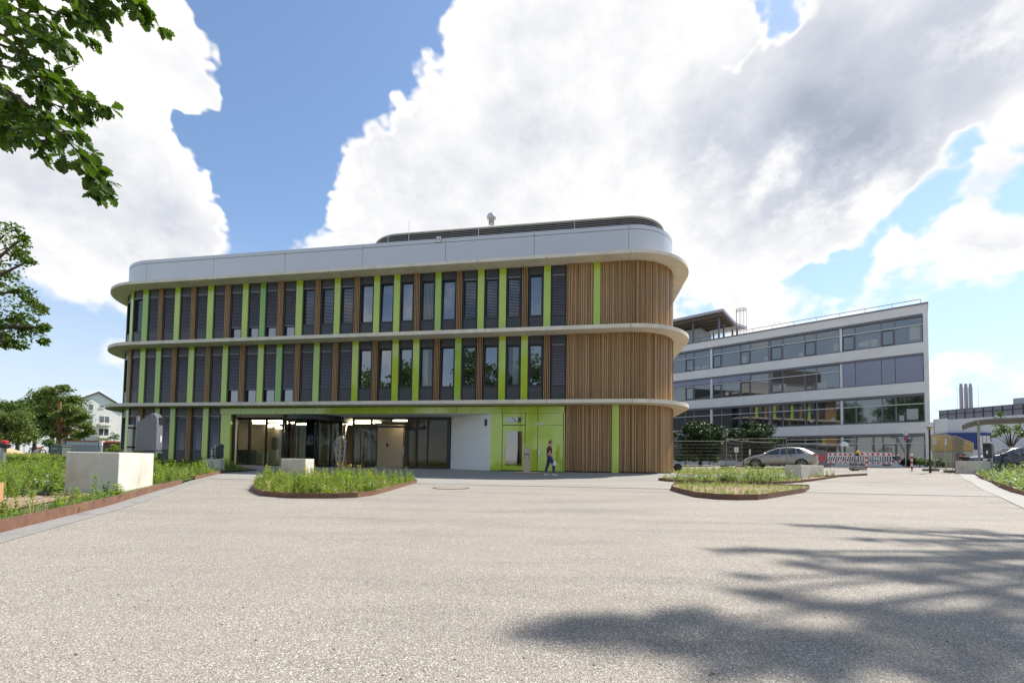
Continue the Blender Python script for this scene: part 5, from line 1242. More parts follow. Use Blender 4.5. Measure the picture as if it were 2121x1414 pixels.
# local x runs along the shelter (towards camera right), roof is a shallow curve across y
zr_ = atY(2034, 879, 25.0).z-g
def shel_local(x, y, Y): q = root_m.inverted() @ atY(x, y, Y); return q
root_m = Matrix.Translation(root.location) @ Matrix.Rotation(R(-47), 4, 'Z')
prof = [(-.62, zr_-.30), (-.4, zr_-.16), (-.1, zr_-.05), (.3, zr_), (11.0, zr_+.12)]
n = len(prof); vs = [(x, y, z+dz) for y in (-1.1, 2.2) for dz in (0, .09) for x, z in prof]; fs = []
for i in range(n-1): fs += [(i, 2*n+i, 2*n+i+1, i+1), (n+i, n+i+1, 3*n+i+1, 3*n+i), (i, i+1, n+i+1, n+i), (2*n+i, 3*n+i, 3*n+i+1, 2*n+i+1)]
fs += [(0, n, 3*n, 2*n), (n-1, 3*n-1, 4*n-1, 2*n-1)]
MB().add(vs, fs).build('roof', M_shr, root)
for x in (0, 3.6, 7.2, 10.8):
    for y, zt in ((-.55, zr_-.04), (.35, zr_+.05)):
        MB().box(x-.05, x+.05, y-.05, y+.05, -.1, zt).build('column', M_sh, root)
    m_ = MB(); m_.tube([(x, -.55, zr_-.75), (x, .3, zr_-.25)], .035, 6); m_.build('brace', M_sh, root)
    MB().box(x-.04, x+.04, -1.1, 2.3, zr_-.14, zr_-.0).build('rafter', M_sh, root)
for x in range(0, 11, 2):
    MB().box(x+.2, x+1.9, -.5, -.42, .15, .19).build('bike_rail', M_sh, root)
# ------------------------------------------------------------------ vehicles
M_tyre = mat('tyre_rubber', (.02, .02, .02), .8); M_rim = mat('alloy_rim', (.42, .40, .36), .35, metal=.8); M_cglass = mat('car_glass', (.02, .024, .028), .04, spec=.8, ior=1.7)
def car(label, name, pos, heading, paint, st, trim, wheel_x, roofrails=False, tail=True):
    """st: stations (x, half width, z bottom, z belt, half width at roof, z top) from front to rear"""
    root = empty(name, label, 'car', pos, heading); rings = []
    for (x, w, zb, zl, wr, zt) in st:
        h = [(0, zb), (.8*w, zb), (.97*w, zb+.10), (w, zb+.28), (w*.985, .5*(zb+.28)+.5*zl), (w*.955, zl), (w*.93, zl+.02), (wr*.5+w*.43, zl+(zt-zl)*.5), (wr, zt-.07*(min(1, (zt-zl)*3))), (wr*.82, zt-.015), (wr*.4, zt), (0, zt+.004)]
        rings.append([(x, y, z) for y, z in h]+[(x, -y, z) for y, z in h[-2:0:-1]])
    n = len(rings[0]); vs = [p for r_ in rings for p in r_]; fs = []
    for i in range(len(rings)-1): fs += [(i*n+k, (i+1)*n+k, (i+1)*n+(k+1) % n, i*n+(k+1) % n) for k in range(n)]
    fs += [tuple(range(n)), tuple(range(len(rings)*n-1, (len(rings)-1)*n-1, -1))]
    MB().add(vs, fs).build('body', paint, root, True)
    def ip(x, k, side, off=.006):
        for i in range(len(st)-1):
            if st[i][0] >= x >= st[i+1][0]:
                t = (st[i][0]-x)/(st[i][0]-st[i+1][0]); a, b = Vector(rings[i][k]), Vector(rings[i+1][k]); p = a.lerp(b, t); p.y = (p.y+off)*side; return p
    for side in (1, -1):
        for (xa, xb, xta, xtb) in trim['side']:
            q = []
            for t in np.linspace(0, 1, 6):
                lo, hi = ip(xa+(xb-xa)*t, 6, side, .008), ip(xta+(xtb-xta)*t, 8, side, .012); mi = ip((xa+xta)/2+((xb+xtb)-(xa+xta))/2*t, 7, side, .010)
                lo.z += .02; hi.z -= .01; q.append((lo, mi, hi))
            vs = [p for r_ in q for p in r_]; fs = [(3*i+k, 3*i+3+k, 3*i+4+k, 3*i+1+k) for i in range(5) for k in range(2)]
            MB().add(vs, fs if side > 0 else [f[::-1] for f in fs]).build('side_window', M_cglass, root, True)
    for (xa, xb), nm in ((trim['wind'], 'windscreen'), (trim['rear'], 'rear_window')):
        vs = []
        for t in np.linspace(0, 1, 6):
            x = xa+(xb-xa)*t
            for k, sg in ((9, 1), (10, 1), (11, 1), (10, -1), (9, -1)): p = ip(x, k, sg, 0); p.z += .008; vs.append(p)
        MB().add(vs, [(5*i+k, 5*i+k+1, 5*i+6+k, 5*i+5+k) for i in range(5) for k in range(4)]).build(nm, M_cglass, root, True)
    W = max(s[1] for s in st)
    for x in wheel_x:
        for sd in (1, -1):
            wy = sd*(W-.085); rw = .315
            m_ = MB(); m_.tube([(x, sd*(W-.2), rw), (x, sd*(W+.006), rw)], .375, 28); m_.build('wheel_arch', M_black, root)
            m_ = MB(); m_.tube([(x, wy-sd*.1, rw), (x, wy-sd*.06, rw), (x, wy+sd*.085, rw), (x, wy+sd*.105, rw)], [.28, rw, rw, .275], 28); t_ = m_.build('wheel', M_tyre, root, False)
            m_ = MB()
            for k in range(7):
                a = k*2*math.pi/7; c, s_ = math.cos(a), math.sin(a)
                m_.tube([(x+.04*c, wy+sd*.112, rw+.04*s_), (x+.22*c, wy+sd*.108, rw+.22*s_)], [.03, .022], 5)
            m_.tube([(x+.225*math.cos(a), wy+sd*.108, rw+.225*math.sin(a)) for a in np.linspace(0, 6.283, 25)[:-1]], .014, 5, closed=True); m_.tube([(x, wy+sd*.106, rw), (x, wy+sd*.122, rw)], .05, 12)
            m_.build('rim', M_rim, t_)
    x0, x1 = st[0][0], st[-1][0]
    for sd in (1, -1):
        MB().bbox(st[1][0]-.35, st[1][0]-.02, sd*(st[1][1]-.02)-.05, sd*(st[1][1]-.02)+.05, st[1][5]-.17, st[1][5]-.03, .03).build('headlight', mat('headlight_glass', (.55, .57, .58), .1, spec=.8), root)
        MB().bbox(x1+.0, x1+.38, sd*(st[-2][1]-.04)-.05, sd*(st[-2][1]-.04)+.045, trim['tail_z']-.05, trim['tail_z']+.07, .03).build('tail_light', mat('tail_light_red', (.45, .04, .03), .2, spec=.7), root)
        xm = trim['side'][0][0]-.12; p = ip(xm, 6, sd); MB().bbox(p.x-.07, p.x+.07, p.y+sd*.02-.09*(sd < 0), p.y+sd*.02+.16-.09*(sd < 0)*0-.07, p.z+.02, p.z+.14, .025).build('wing_mirror', paint, root)
        for xh in trim['handles']:
            p = ip(xh, 4, sd, .01); MB().bbox(p.x-.1, p.x+.1, p.y-.02, p.y+.02, p.z+.12, p.z+.15, .006).build('door_handle', mat('handle_dark', (.09, .09, .10), .4), root)
        for xd in trim['doors']:
            a, b = ip(xd, 2, sd, .004), ip(xd, 5, sd, .004); mid = [ip(xd, k, sd, .003) for k in (2, 3, 4, 5)]
            m_ = MB(); m_.tube(mid, .005, 4); m_.build('door_gap', M_gap, root)
    MB().bbox(x0-.05, x0+.03, -.6, .6, .22, .42, .03).build('front_grille', M_black, root); MB().box(x1-.02, x1+.03, -.26, .26, .42, .53).build('number_plate', M_bw, root)
    MB().box(x1+.3, x0-.3, -.7, .7, .16, .3).build('underbody', M_black, root)
    if roofrails:
        for sd in (1, -1):
            m_ = MB(); q = [ip(x, 9, sd, -.02)+Vector((0, 0, .05)) for x in np.linspace(.35, -1.7, 8)]; q[0].z -= .05; q[-1].z -= .05; m_.tube(q, .018, 6); m_.build('roof_rail', M_rim, root)
    return root
M_silver = mat('silver_paint', (.42, .40, .40), .28, metal=.55, var=.02, coat=.6, dirt=(.40, .33, .25), dscale=1.5); M_navy = mat('navy_paint', (.012, .016, .035), .2, coat=.8)
hatch = [(2.13, .60, .30, .46, .45, .52), (2.05, .72, .24, .56, .6, .64), (1.8, .81, .22, .68, .68, .755), (1.4, .865, .21, .80, .72, .875), (1.0, .88, .2, .87, .72, .985), (.55, .88, .2, .90, .66, 1.235), (.1, .88, .2, .915, .63, 1.40), (-.35, .88, .2, .93, .62, 1.455), (-.8, .88, .2, .95, .61, 1.46), (-1.25, .88, .2, .98, .60, 1.40), (-1.6, .87, .21, 1.0, .58, 1.265), (-1.85, .85, .24, 1.0, .6, 1.13), (-2.02, .80, .28, .98, .62, 1.04), (-2.12, .70, .36, .80, .55, .88)]
tr = dict(side=[(.92, -.05, .34, -.08), (-.12, -1.0, -.14, -.95), (-1.06, -1.5, -1.0, -1.18)], wind=(1.0, .18), rear=(-1.2, -1.9), tail_z=.93, handles=(.05, -.75), doors=(.98, -.08, -1.0))
cpos = Vector((555.0/900*29.6, 29.6, 0)); cpos.z = ground_z(cpos.x, cpos.y)+.0
car('silver hatchback parked behind the wire fence beside the round dark tree', 'parked_car', cpos, math.atan2(.62, -.78), M_silver, hatch, tr, (1.32, -1.30))
wag = [(2.25, .62, .30, .5, .5, .60), (2.1, .78, .24, .64, .65, .74), (1.7, .86, .22, .78, .72, .88), (1.1, .90, .2, .9, .74, 1.0), (.7, .90, .2, .93, .70, 1.18), (.25, .90, .2, .95, .66, 1.42), (-.3, .9, .2, .96, .65, 1.51), (-1.0, .9, .2, .98, .64, 1.52), (-1.6, .9, .2, 1.0, .62, 1.47), (-1.95, .88, .22, 1.0, .6, 1.38), (-2.2, .85, .26, 1.0, .62, 1.12), (-2.3, .76, .36, .8, .6, .9)]
tr2 = dict(side=[(.95, .0, .32, -.02), (-.08, -1.05, -.1, -1.0), (-1.12, -1.9, -1.08, -1.6)], wind=(1.05, .3), rear=(-1.72, -2.15), tail_z=1.0, handles=(.1, -.85), doors=(1.05, -.04, -1.08))
npos = Vector((1030.0/900*28.2, 28.2, 0)); npos.z = ground_z(npos.x, npos.y)
car('dark navy estate car parked behind the bicycle shelter', 'parked_car', npos, math.atan2(.16, -1), M_navy, wag, tr2, (1.42, -1.38), True)

def bicycle(label, pos, yaw, col, lean=.06, motor=False):
    root = empty('motorcycle' if motor else 'bicycle', label, 'motorcycle' if motor else 'bicycle', pos, yaw); root.rotation_euler = (lean, 0, yaw)
    r = .31 if motor else .335; rt = .055 if motor else .018
    for x in (-.53, .53):
        m_ = MB(); m_.tube([(x+r*math.cos(a), 0, r+rt*.6+r*math.sin(a)) for a in np.linspace(0, 6.283, 29)[:-1]], rt, 6, closed=True); w = m_.build('wheel', M_tyre, root, True)
        m_ = MB()
        for k in range(8): a = k*math.pi/4; m_.tube([(x, 0, r+rt*.6), (x+r*.96*math.cos(a), 0, r+rt*.6+r*.96*math.sin(a))], .004 if not motor else .012, 4, False)
        m_.build('spokes', M_rim, w)
    fm = mat('cycle_'+col[0], col[1], .4); z0 = r+rt*.6
    f = MB(); f.tube([(-.53, 0, z0), (-.08, 0, z0-.05), (.38, 0, .82), (-.2, 0, .80), (-.08, 0, z0-.05)], .02, 6); f.tube([(-.53, 0, z0), (-.2, 0, .80)], .014, 6); f.tube([(.53, 0, z0), (.42, 0, .62), (.36, 0, .95)], .018, 6); f.tube([(-.2, 0, .8), (-.23, 0, .92)], .014, 6); f.build('frame', fm, root)
    m_ = MB(); m_.tube([(.33, -.3, 1.02), (.38, -.1, 1.0), (.38, .1, 1.0), (.33, .3, 1.02)], .014, 6); m_.build('handlebar', M_black, root)
    MB().bbox(-.38, -.1, -.07, .07, .91, .97, .025).build('saddle', M_black, root)
    if motor:
        MB().bbox(-.1, .33, -.13, .13, .68, .92, .06).build('tank', fm, root); MB().bbox(-.3, .25, -.16, .16, .28, .62, .05).build('engine', M_steel, root); MB().bbox(-.75, .0, -.12, .12, .72, .84, .04).build('seat', M_black, root)
        MB().bbox(.42, .56, -.1, .1, .85, 1.05, .04).build('headlamp', M_black, root)
    else:
        m_ = MB(); m_.tube([(-.08, -.06, z0-.05), (-.08, .06, z0-.05)], .09, 14); m_.build('crank', M_black, root)
    return root
p = ground_hit(2013, 976); bicycle('red and black motorcycle parked in front of the estate car', (p.x, p.y+.6, ground_z(p.x, p.y+.6)), R(62), ('red', (.35, .03, .03)), .05, True)
for (x, Y, ya, c, lb) in ((2068, 23.6, R(70), ('blue', (.04, .06, .18)), 'blue framed bicycle behind the right concrete block'), (2095, 24.0, R(100), ('black', (.02, .02, .022)), 'black bicycle leaning in the shelter next to the blue one'), (2113, 23.3, R(80), ('grey', (.1, .1, .11)), 'grey bicycle under the shelter roof, farthest from the bin')):
    q = atY(x, 970, Y); bicycle(lb, (q.x, Y, ground_z(q.x, Y)), ya, c)
q = P_at(2098, 965, 24.8); root = empty('shelter_kerb', 'low brown timber kerb behind the bicycles', 'kerb', (*q, ground_z(*q)), R(-25)); MB().bbox(-1.2, 1.4, -.15, .15, 0, .34, .02).build('beam', M_foot, root)

# ------------------------------------------------------------------ person
def skin(name, V, E, rad, m, parent, root_i=0, sub=2):
    me = bpy.data.meshes.new(name+'_skel'); me.from_pydata(V, E, []); ob_ = bpy.data.objects.new(name+'_skel', me); COL.objects.link(ob_)
    md = ob_.modifiers.new('s', 'SKIN'); md.use_smooth_shade = True
    for i, r_ in enumerate(rad):
        me.skin_vertices[0].data[i].radius = r_ if isinstance(r_, tuple) else (r_, r_)
    me.skin_vertices[0].data[root_i].use_root = True
    sd = ob_.modifiers.new('d', 'SUBSURF'); sd.levels = sub; sd.render_levels = sub
    bpy.context.view_layer.update(); dg = bpy.context.evaluated_depsgraph_get()
    nm = bpy.data.meshes.new_from_object(ob_.evaluated_get(dg)); nm.name = name; bpy.data.objects.remove(ob_)
    nm.materials.clear(); nm.materials.append(m); nm.polygons.foreach_set('use_smooth', [True]*len(nm.polygons))
    return link(name, nm, parent)
def build_person():
    p = ground_hit(1138, 985.0); root = empty('person', 'person in a dark red top, blue jeans and face mask walking past the green doors', 'person', (p.x, p.y, ground_z(p.x, p.y)+.006), R(-8))
    S = 1.0
    root.scale = (1.0, 1.0, 1.0)
    skinc = mat('skin', (.50, .30, .21), .55)
    V = [(-.02, 0, .90), (-.015, 0, 1.06), (-.01, 0, 1.22), (.0, 0, 1.34), (.025, 0, 1.41), (.05, 0, 1.465), (.075, 0, 1.53), (.09, 0, 1.58),            # pelvis..head
         (-.02, .085, .86), (-.09, .085, .48), (-.215, .085, .11), (-.11, .09, .035),                                          # rear leg
         (-.01, -.085, .86), (.19, -.085, .52), (.185, -.085, .10), (.30, -.09, .035),                                          # front leg
         (-.01, .15, 1.31), (-.03, .185, 1.06), (.10, .17, .83), (.135, .165, .76),                                              # left arm
         (-.01, -.15, 1.31), (.015, -.19, 1.07), (.175, -.16, .85), (.215, -.155, .78)]                                          # right arm
    E = [(0, 1), (1, 2), (2, 3), (3, 4), (4, 5), (5, 6), (6, 7), (0, 8), (8, 9), (9, 10), (10, 11), (0, 12), (12, 13), (13, 14), (14, 15), (3, 16), (16, 17), (17, 18), (18, 19), (3, 20), (20, 21), (21, 22), (22, 23)]
    rad = [(.10, .14), (.085, .12), (.095, .135), (.075, .11), .05, .058, .088, .07, .085, .056, .036, .032, .085, .056, .036, .032, .048, .038, .026, .024, .048, .038, .026, .024]
    for base, s in ((19, 1), (23, -1)):
        bx, by, bz = V[base]
        for k in range(5):
            a = len(V); dy = (-.030+.016*k) if k < 4 else .03*s; ln = (.055, .066, .07, .06, .045)[k]
            if k < 4: V.append((bx+.02, by+dy, bz-.045)); V.append((bx+.03, by+dy, bz-.045-ln*.6)); V.append((bx+.015, by+dy, bz-.045-ln))
            else: V.append((bx+.04, by-.01*s, bz-.02)); V.append((bx+.055, by-.012*s, bz-.05)); V.append((bx+.05, by-.012*s, bz-.075))
            E += [(base, a), (a, a+1), (a+1, a+2)]; rad += [.0095, .009, .0075]
    skin('body', V, E, rad, skinc, root)
    top = mat('dark_red_top', (.13, .012, .025), .8); jeans = mat('blue_jeans', (.025, .045, .11), .85, var=.15, vscale=20)
    skin('top', [(-.02, 0, .85), (-.015, 0, 1.04), (-.01, 0, 1.22), (-.0, 0, 1.335), (.015, 0, 1.385), (-.01, .15, 1.315), (-.025, .18, 1.12), (-.01, -.15, 1.315), (.008, -.185, 1.12)],
         [(0, 1), (1, 2), (2, 3), (3, 4), (3, 5), (5, 6), (3, 7), (7, 8)], [(.115, .155), (.098, .135), (.108, .148), (.09, .13), .056, .062, .052, .062, .052], top, root)
    skin('jeans', [(-.02, 0, .99), (-.02, 0, .88), (-.02, .088, .82), (-.09, .088, .48), (-.205, .088, .14), (-.01, -.088, .82), (.19, -.088, .52), (.188, -.088, .13)],
         [(0, 1), (1, 2), (2, 3), (3, 4), (1, 5), (5, 6), (6, 7)], [(.118, .158), (.118, .16), .105, .072, .052, .105, .072, .052], jeans, root, 1)
    shoe = mat('white_shoes', (.62, .60, .55), .7)
    for x, y in ((-.16, .088), (.24, -.088)):
        m_ = MB(); n = 12; vs = []; prof = [(-.11, .036, .09), (-.06, .042, .10), (.0, .045, .085), (.07, .05, .06), (.13, .044, .045), (.165, .022, .035)]
        for (a, w, h) in prof:
            vs += [(x+a, y-w, 0.0), (x+a, y-w*.95, h*.55), (x+a, y-w*.4, h), (x+a, y+w*.4, h), (x+a, y+w*.95, h*.55), (x+a, y+w, 0.0)]
        fs = [(6*i+k, 6*i+6+k, 6*i+6+(k+1) % 6, 6*i+(k+1) % 6) for i in range(5) for k in range(6)]+[(5, 4, 3, 2, 1, 0), (30, 31, 32, 33, 34, 35)]
        m_.add(vs, fs).build('shoe', shoe, root, True)
    hair = mat('brown_hair', (.085, .045, .025), .7, var=.2, vscale=40, stretch=(1, 1, .2))
    skin('hair', [(.065, 0, 1.60), (.02, 0, 1.585), (-.02, 0, 1.53), (-.022, 0, 1.47), (.035, 0, 1.545)], [(0, 1), (1, 2), (2, 3), (1, 4)], [(.075, .078), (.085, .09), (.062, .08), (.035, .05), (.088, .094)], hair, root)
    MB().bbox(.135, .182, -.048, .048, 1.455, 1.535, .02).build('face_mask', mat('mask_white', (.72, .74, .76), .8), root)
    MB().bbox(.158, .186, -.012, .012, 1.525, 1.555, .008).build('nose', skinc, root)
    for s in (-1, 1): MB().bbox(.15, .163, s*.032-.011, s*.032+.011, 1.556, 1.568, .003).build('eye', M_black, root); MB().bbox(.06, .09, s*.088-.008, s*.088+.008, 1.50, 1.555, .006).build('ear', skinc, root)
    # plastic bag held in the near hand
    q = Matrix.Rotation(R(-8), 4, 'Z') @ Vector((.235, -.155, 0)); bag = empty('plastic_bag', 'crumpled white plastic bag in the hand of the walking person', 'bag', (root.location.x+q.x, root.location.y+q.y, root.location.z+.46), R(-8))
    prof = [(0, 0), (.055, .0), (.085, .05), (.075, .13), (.045, .2), (.02, .235)]; m_ = MB(); vs = []; n = 10
    for r_, z in prof:
        for k in range(n): a = k*2*math.pi/n; rr = r_*(1+.25*math.sin(k*2.3+z*40)); vs.append((rr*math.cos(a), rr*.6*math.sin(a), z))
    m_.add(vs, [(i*n+k, i*n+(k+1) % n, (i+1)*n+(k+1) % n, (i+1)*n+k) for i in range(len(prof)-1) for k in range(n)]); m_.build('bag_body', mat('bag_white', (.66, .68, .72), .4), bag)
    m_ = MB(); m_.tube([(-.015, 0, .225), (-.02, 0, .27), (0, 0, .305), (.02, 0, .27), (.015, 0, .225)], .006, 5); m_.build('bag_handle', mat('bag_white', (.66, .68, .72), .4), bag)
build_person()

# ------------------------------------------------------------------ trees
def leaves(clusters, n, size, flat=1.0, seed=0, droop=.0, shell=.55, aspect=.55):
    """clusters [(cx,cy,cz,rx,ry,rz)], n leaves each -> V, F (quads)"""
    rs = np.random.default_rng(seed+101); C = np.array(clusters, float); N_ = len(C)*n; idx = np.repeat(np.arange(len(C)), n)
    d = rs.normal(size=(N_, 3)); d /= np.linalg.norm(d, axis=1)[:, None]; r = rs.random(N_)**shell
    P = C[idx, :3]+d*r[:, None]*C[idx, 3:]
    t = rs.normal(size=(N_, 3)); t[:, 2] = t[:, 2]*.6-droop; t /= np.linalg.norm(t, axis=1)[:, None]
    b = rs.normal(size=(N_, 3)); b[:, 2] *= flat; b -= (b*t).sum(1)[:, None]*t; b /= np.linalg.norm(b, axis=1)[:, None]
    L_ = size*rs.uniform(.6, 1.3, N_)[:, None]; W = L_*aspect; nn = np.cross(t, b)
    V = np.stack([P, P+t*L_*.5+b*W*.5+nn*W*.12, P+t*L_, P+t*L_*.5-b*W*.5+nn*W*.12], 1).reshape(-1, 3)
    F = np.arange(N_*4).reshape(-1, 4); return V, F
def sub_clusters(c, R_, k, r, seed, low=-.5):
    rs = np.random.default_rng(seed+5); o = []
    while len(o) < k:
        d = rs.normal(size=3); d /= np.linalg.norm(d)
        if d[2] < low: continue
        q = rs.uniform(.45, 1.0); rr = r*rs.uniform(.65, 1.3); o.append((c[0]+d[0]*R_[0]*q, c[1]+d[1]*R_[1]*q, c[2]+d[2]*R_[2]*q, rr, rr, rr*.72))
    return o
M_bark = mat('tree_bark', (.085, .06, .042), .9, var=.3, vscale=8, bump=.6, bscale=20)
def tree(name, label, base, trunk_h, c, R_, k, r, n, size, m, seed, trunk_r=.2, bark=None, group=None, cat='tree', limbs=7, extra=None, flat=1.0, clusters=None, zbase=None):
    gz = ground_z(base[0], base[1]) if zbase is None else zbase; root = empty(name, label, cat, (base[0], base[1], gz), group=group)
    cl = clusters or sub_clusters((c[0]-base[0], c[1]-base[1], c[2]-gz), R_, k, r, seed, -.97 if name == 'round_tree' else -.6)
    if extra: cl += extra
    V, F = leaves(cl, n, size, seed=seed, flat=flat); link('crown', np_mesh('crown', V, F, m), root)
    m_ = MB(); ct = Vector((c[0]-base[0], c[1]-base[1], c[2]-gz)); m_.tube([(0, 0, -.15), (trunk_r*.2, 0, trunk_h*.5), ct*.5+Vector((0, 0, trunk_h*.5)), ct+Vector((0, 0, R_[2]*.3))], [trunk_r*1.25, trunk_r, trunk_r*.75, trunk_r*.3], 9)
    m_.build('trunk', bark or M_bark, root, True)
    rs = random.Random(seed)
    m_ = MB()
    for q in rs.sample(cl, min(limbs, len(cl))):
        e = Vector(q[:3]); s = Vector((0, 0, min(e.z*.8, trunk_h*rs.uniform(.75, 1.1)))); mid = s.lerp(e, .5)+Vector((0, 0, .12*(e-s).length)); m_.tube([s, mid, e], [trunk_r*.45, trunk_r*.28, trunk_r*.1], 6)
    m_.build('limbs', bark or M_bark, root, True); return root
M_lf1 = leafmat('leaf_broad', (.036, .075, .016), (.10, .155, .032), .32, .6); M_lf2 = leafmat('leaf_dark', (.014, .034, .010), (.035, .065, .018), .18, .8)
M_lf3 = leafmat('leaf_pine', (.085, .125, .035), (.17, .21, .06), .25, .8); M_lf4 = leafmat('leaf_light', (.09, .15, .02), (.19, .26, .04), .4, 1.2)
M_oak = leafmat('leaf_oak', (.038, .08, .011), (.085, .145, .02), .36, 4.0); M_lf5 = leafmat('leaf_maple', (.05, .10, .016), (.115, .17, .035), .35, 1.5)
def T(x, y, Y): p = atY(x, y, Y); return (p.x, p.y, p.z)
# left background trees
pb = T(120, 937, 70)
pads = []
rs = random.Random(4)
for (x, y, w) in ((112, 812, 26), (135, 806, 16), (88, 822, 22), (148, 828, 20), (120, 832, 30), (100, 848, 26), (152, 848, 22), (128, 860, 22), (168, 864, 16), (150, 872, 22), (176, 884, 14), (104, 876, 24), (140, 892, 18), (184, 896, 12), (165, 902, 14), (115, 900, 18), (150, 912, 12)):
    q = T(x, y, 70+rs.uniform(-2.5, 2.5)); k = 70/900*w
    pads.append((q[0]-pb[0], q[1]-pb[1], q[2]-.7, k, k*.9, k*.38)); pads.append((q[0]-pb[0]+rs.uniform(-.6, .6), q[1]-pb[1], q[2]-.7+.3, k*.6, k*.6, k*.3))
tree('pine_tree', 'broad old pine with reddish trunk beside the white gabled house', (pb[0], pb[1]), 5.5, (pb[0], pb[1], 8.5), (3, 3, 2), 0, 0, 480, .36, M_lf3, 41, .28, mat('pine_bark', (.20, .085, .045), .9, var=.3), clusters=pads, limbs=14, flat=.6, zbase=.7)
q = T(70, 936, 84); c = T(72, 872, 84); tree('broadleaf_tree', 'dark leafy tree growing close behind the pine', (q[0], q[1]), 3, c, (4.6, 4, 5.2), 60, 1.8, 300, .42, M_lf1, 42, .3, group='trees on the left')
q = T(105, 936, 80); c = T(118, 862, 82); tree('broadleaf_tree', 'mid green tree top rising behind the pine crown', (q[0], q[1]), 3, c, (4.6, 3.8, 4.6), 50, 1.7, 260, .42, M_lf1, 43, .3, group='trees on the left')
q = T(12, 936, 58); c = T(12, 890, 58); tree('conifer_tree', 'green conifer left of the dark leafy tree', (q[0], q[1]), 2.5, c, (2.6, 2.2, 3.2), 46, 1.0, 300, .28, M_lf3, 44, .2, group='trees on the left')
q = T(35, 936, 76); c = T(28, 880, 76); tree('broadleaf_tree', 'low dark tree between the conifer and the pine', (q[0], q[1]), 3, c, (4.0, 3.0, 4.4), 46, 1.5, 260, .38, M_lf1, 45, .25, group='trees on the left')
q = T(104, 936, 62); c = T(106, 918, 62); tree('shrub', 'small round shrub at the foot of the pine', (q[0], q[1]), .4, c, (1.0, .8, .7), 10, .5, 160, .2, M_lf1, 46, .05, cat='shrub')
q = T(232, 936, 44); c = T(236, 906, 44); tree('sapling', 'thin young sapling by the brown fence', (q[0], q[1]), 1.0, c, (.45, .4, .6), 9, .22, 26, .16, M_lf1, 47, .03, cat='sapling', limbs=6)
q = T(236, 936, 43); c = T(240, 928, 43); tree('shrub', 'loose pale shrub below the sapling', (q[0], q[1]), .2, c, (.9, .5, .35), 12, .3, 60, .14, M_lf4, 48, .03, cat='shrub')
# right: two round dark trees
for x, y, w, h, Y, sd, lb in ((1450, 909, 62, 42, 37, 51, 'round dark clipped tree next to the timber corner'), (1556, 914, 64, 42, 39, 52, 'round dark clipped tree behind the silver car bonnet')):
    q = T(x, 950, Y); c = T(x, y, Y); rx, rz_ = w/900*Y, h/900*Y
    tree('round_tree', lb, (q[0], q[1]), .9, c, (rx*.9, rx*.8, rz_*.88), 90, .6, 240, .17, M_lf2, sd, .14, group='round clipped trees', limbs=10)
for k, (x, y, Y, w, h, fl, lb) in enumerate(((1905, 957, 36.5, 20, 9, True, 'white flowering shrub at the foot of the office block'), (1938, 958, 36, 20, 8, True, 'white flowering shrub beside the lamp post'), (1878, 959, 37, 12, 6, False, 'dark green shrub under the traffic sign'), (1420, 951, 35, 26, 7, False, 'low dark shrub under the round tree by the timber corner'), (1470, 951, 36, 26, 7, False, 'low dark shrub between the two round trees'))):
    q = T(x, 964, Y); c = T(x, y, Y); rx, rz_ = w/900*Y, h/900*Y
    r_ = tree('shrub', lb, (q[0], q[1]), .15, c, (rx, rx*.7, rz_), 16, .28, 170, .11, M_lf1 if k != 2 else M_lf2, 60+k, .03, cat='shrub', limbs=5)
    if fl:
        V, F = leaves(sub_clusters((c[0]-q[0], c[1]-q[1], c[2]-r_.location.z+.05), (rx*1.05, rx*.75, rz_*1.1), 20, .16, 70+k), 12, .07, seed=k, aspect=.9); link('blossom', np_mesh('blossom', V, F, M_wflower), r_)
q = T(2095, 950, 33); c = T(2092, 894, 33)
tree('broadleaf_tree', 'light green young tree behind the bicycle shelter', (q[0], q[1]), 1.5, c, (1.7, 1.2, .6), 16, .36, 60, .16, M_lf1, 66, .08, limbs=12, extra=[(T(2066, 868, 33)[0]-q[0], 0, T(2066, 868, 33)[2]-.6, .35, .3, .3), (T(2072, 858, 33)[0]-q[0], 0, T(2072, 858, 33)[2]-.6, .15, .15, .3)])
# maple at the left edge
bx = T(-190, 940, 12.5); c = T(-70, 590, 12.5); cl = []
rs = random.Random(9)
for (x, y, r_) in ((10, 475, 26), (30, 462, 14), (-20, 500, 40), (22, 500, 22), (52, 492, 14), (40, 520, 24), (58, 530, 12), (5, 540, 34), (-50, 560, 60), (20, 560, 18), (45, 590, 20), (10, 600, 34), (60, 600, 14), (70, 620, 16), (40, 628, 28), (85, 632, 12), (5, 640, 34), (60, 648, 18), (30, 662, 26), (88, 665, 10), (75, 676, 14), (50, 684, 16), (20, 690, 20), (92, 696, 7), (45, 704, 10), (15, 702, 10), (0, 680, 20), (-60, 640, 60), (-90, 500, 60), (-120, 600, 90), (-60, 690, 40)):
    q = T(x, y, 12.5+rs.uniform(-.5, .5)); k = r_/900*12.5; cl.append((q[0]-bx[0], q[1]-bx[1], q[2]-.2, k, k, k*.9)); cl.append((q[0]-bx[0]+rs.uniform(-.2, .2)*k*3, q[1]-bx[1]+rs.uniform(-.3, .3), q[2]-.2+rs.uniform(-.8, .8)*k, k*.5, k*.5, k*.4))
tree('maple_tree', 'leafy maple whose branches reach in beside the rounded left corner of the office building', (bx[0], bx[1]), 4.0, c, (2, 1.5, 1.5), 0, 0, 100, .10, M_lf5, 71, .22, clusters=cl, limbs=22)
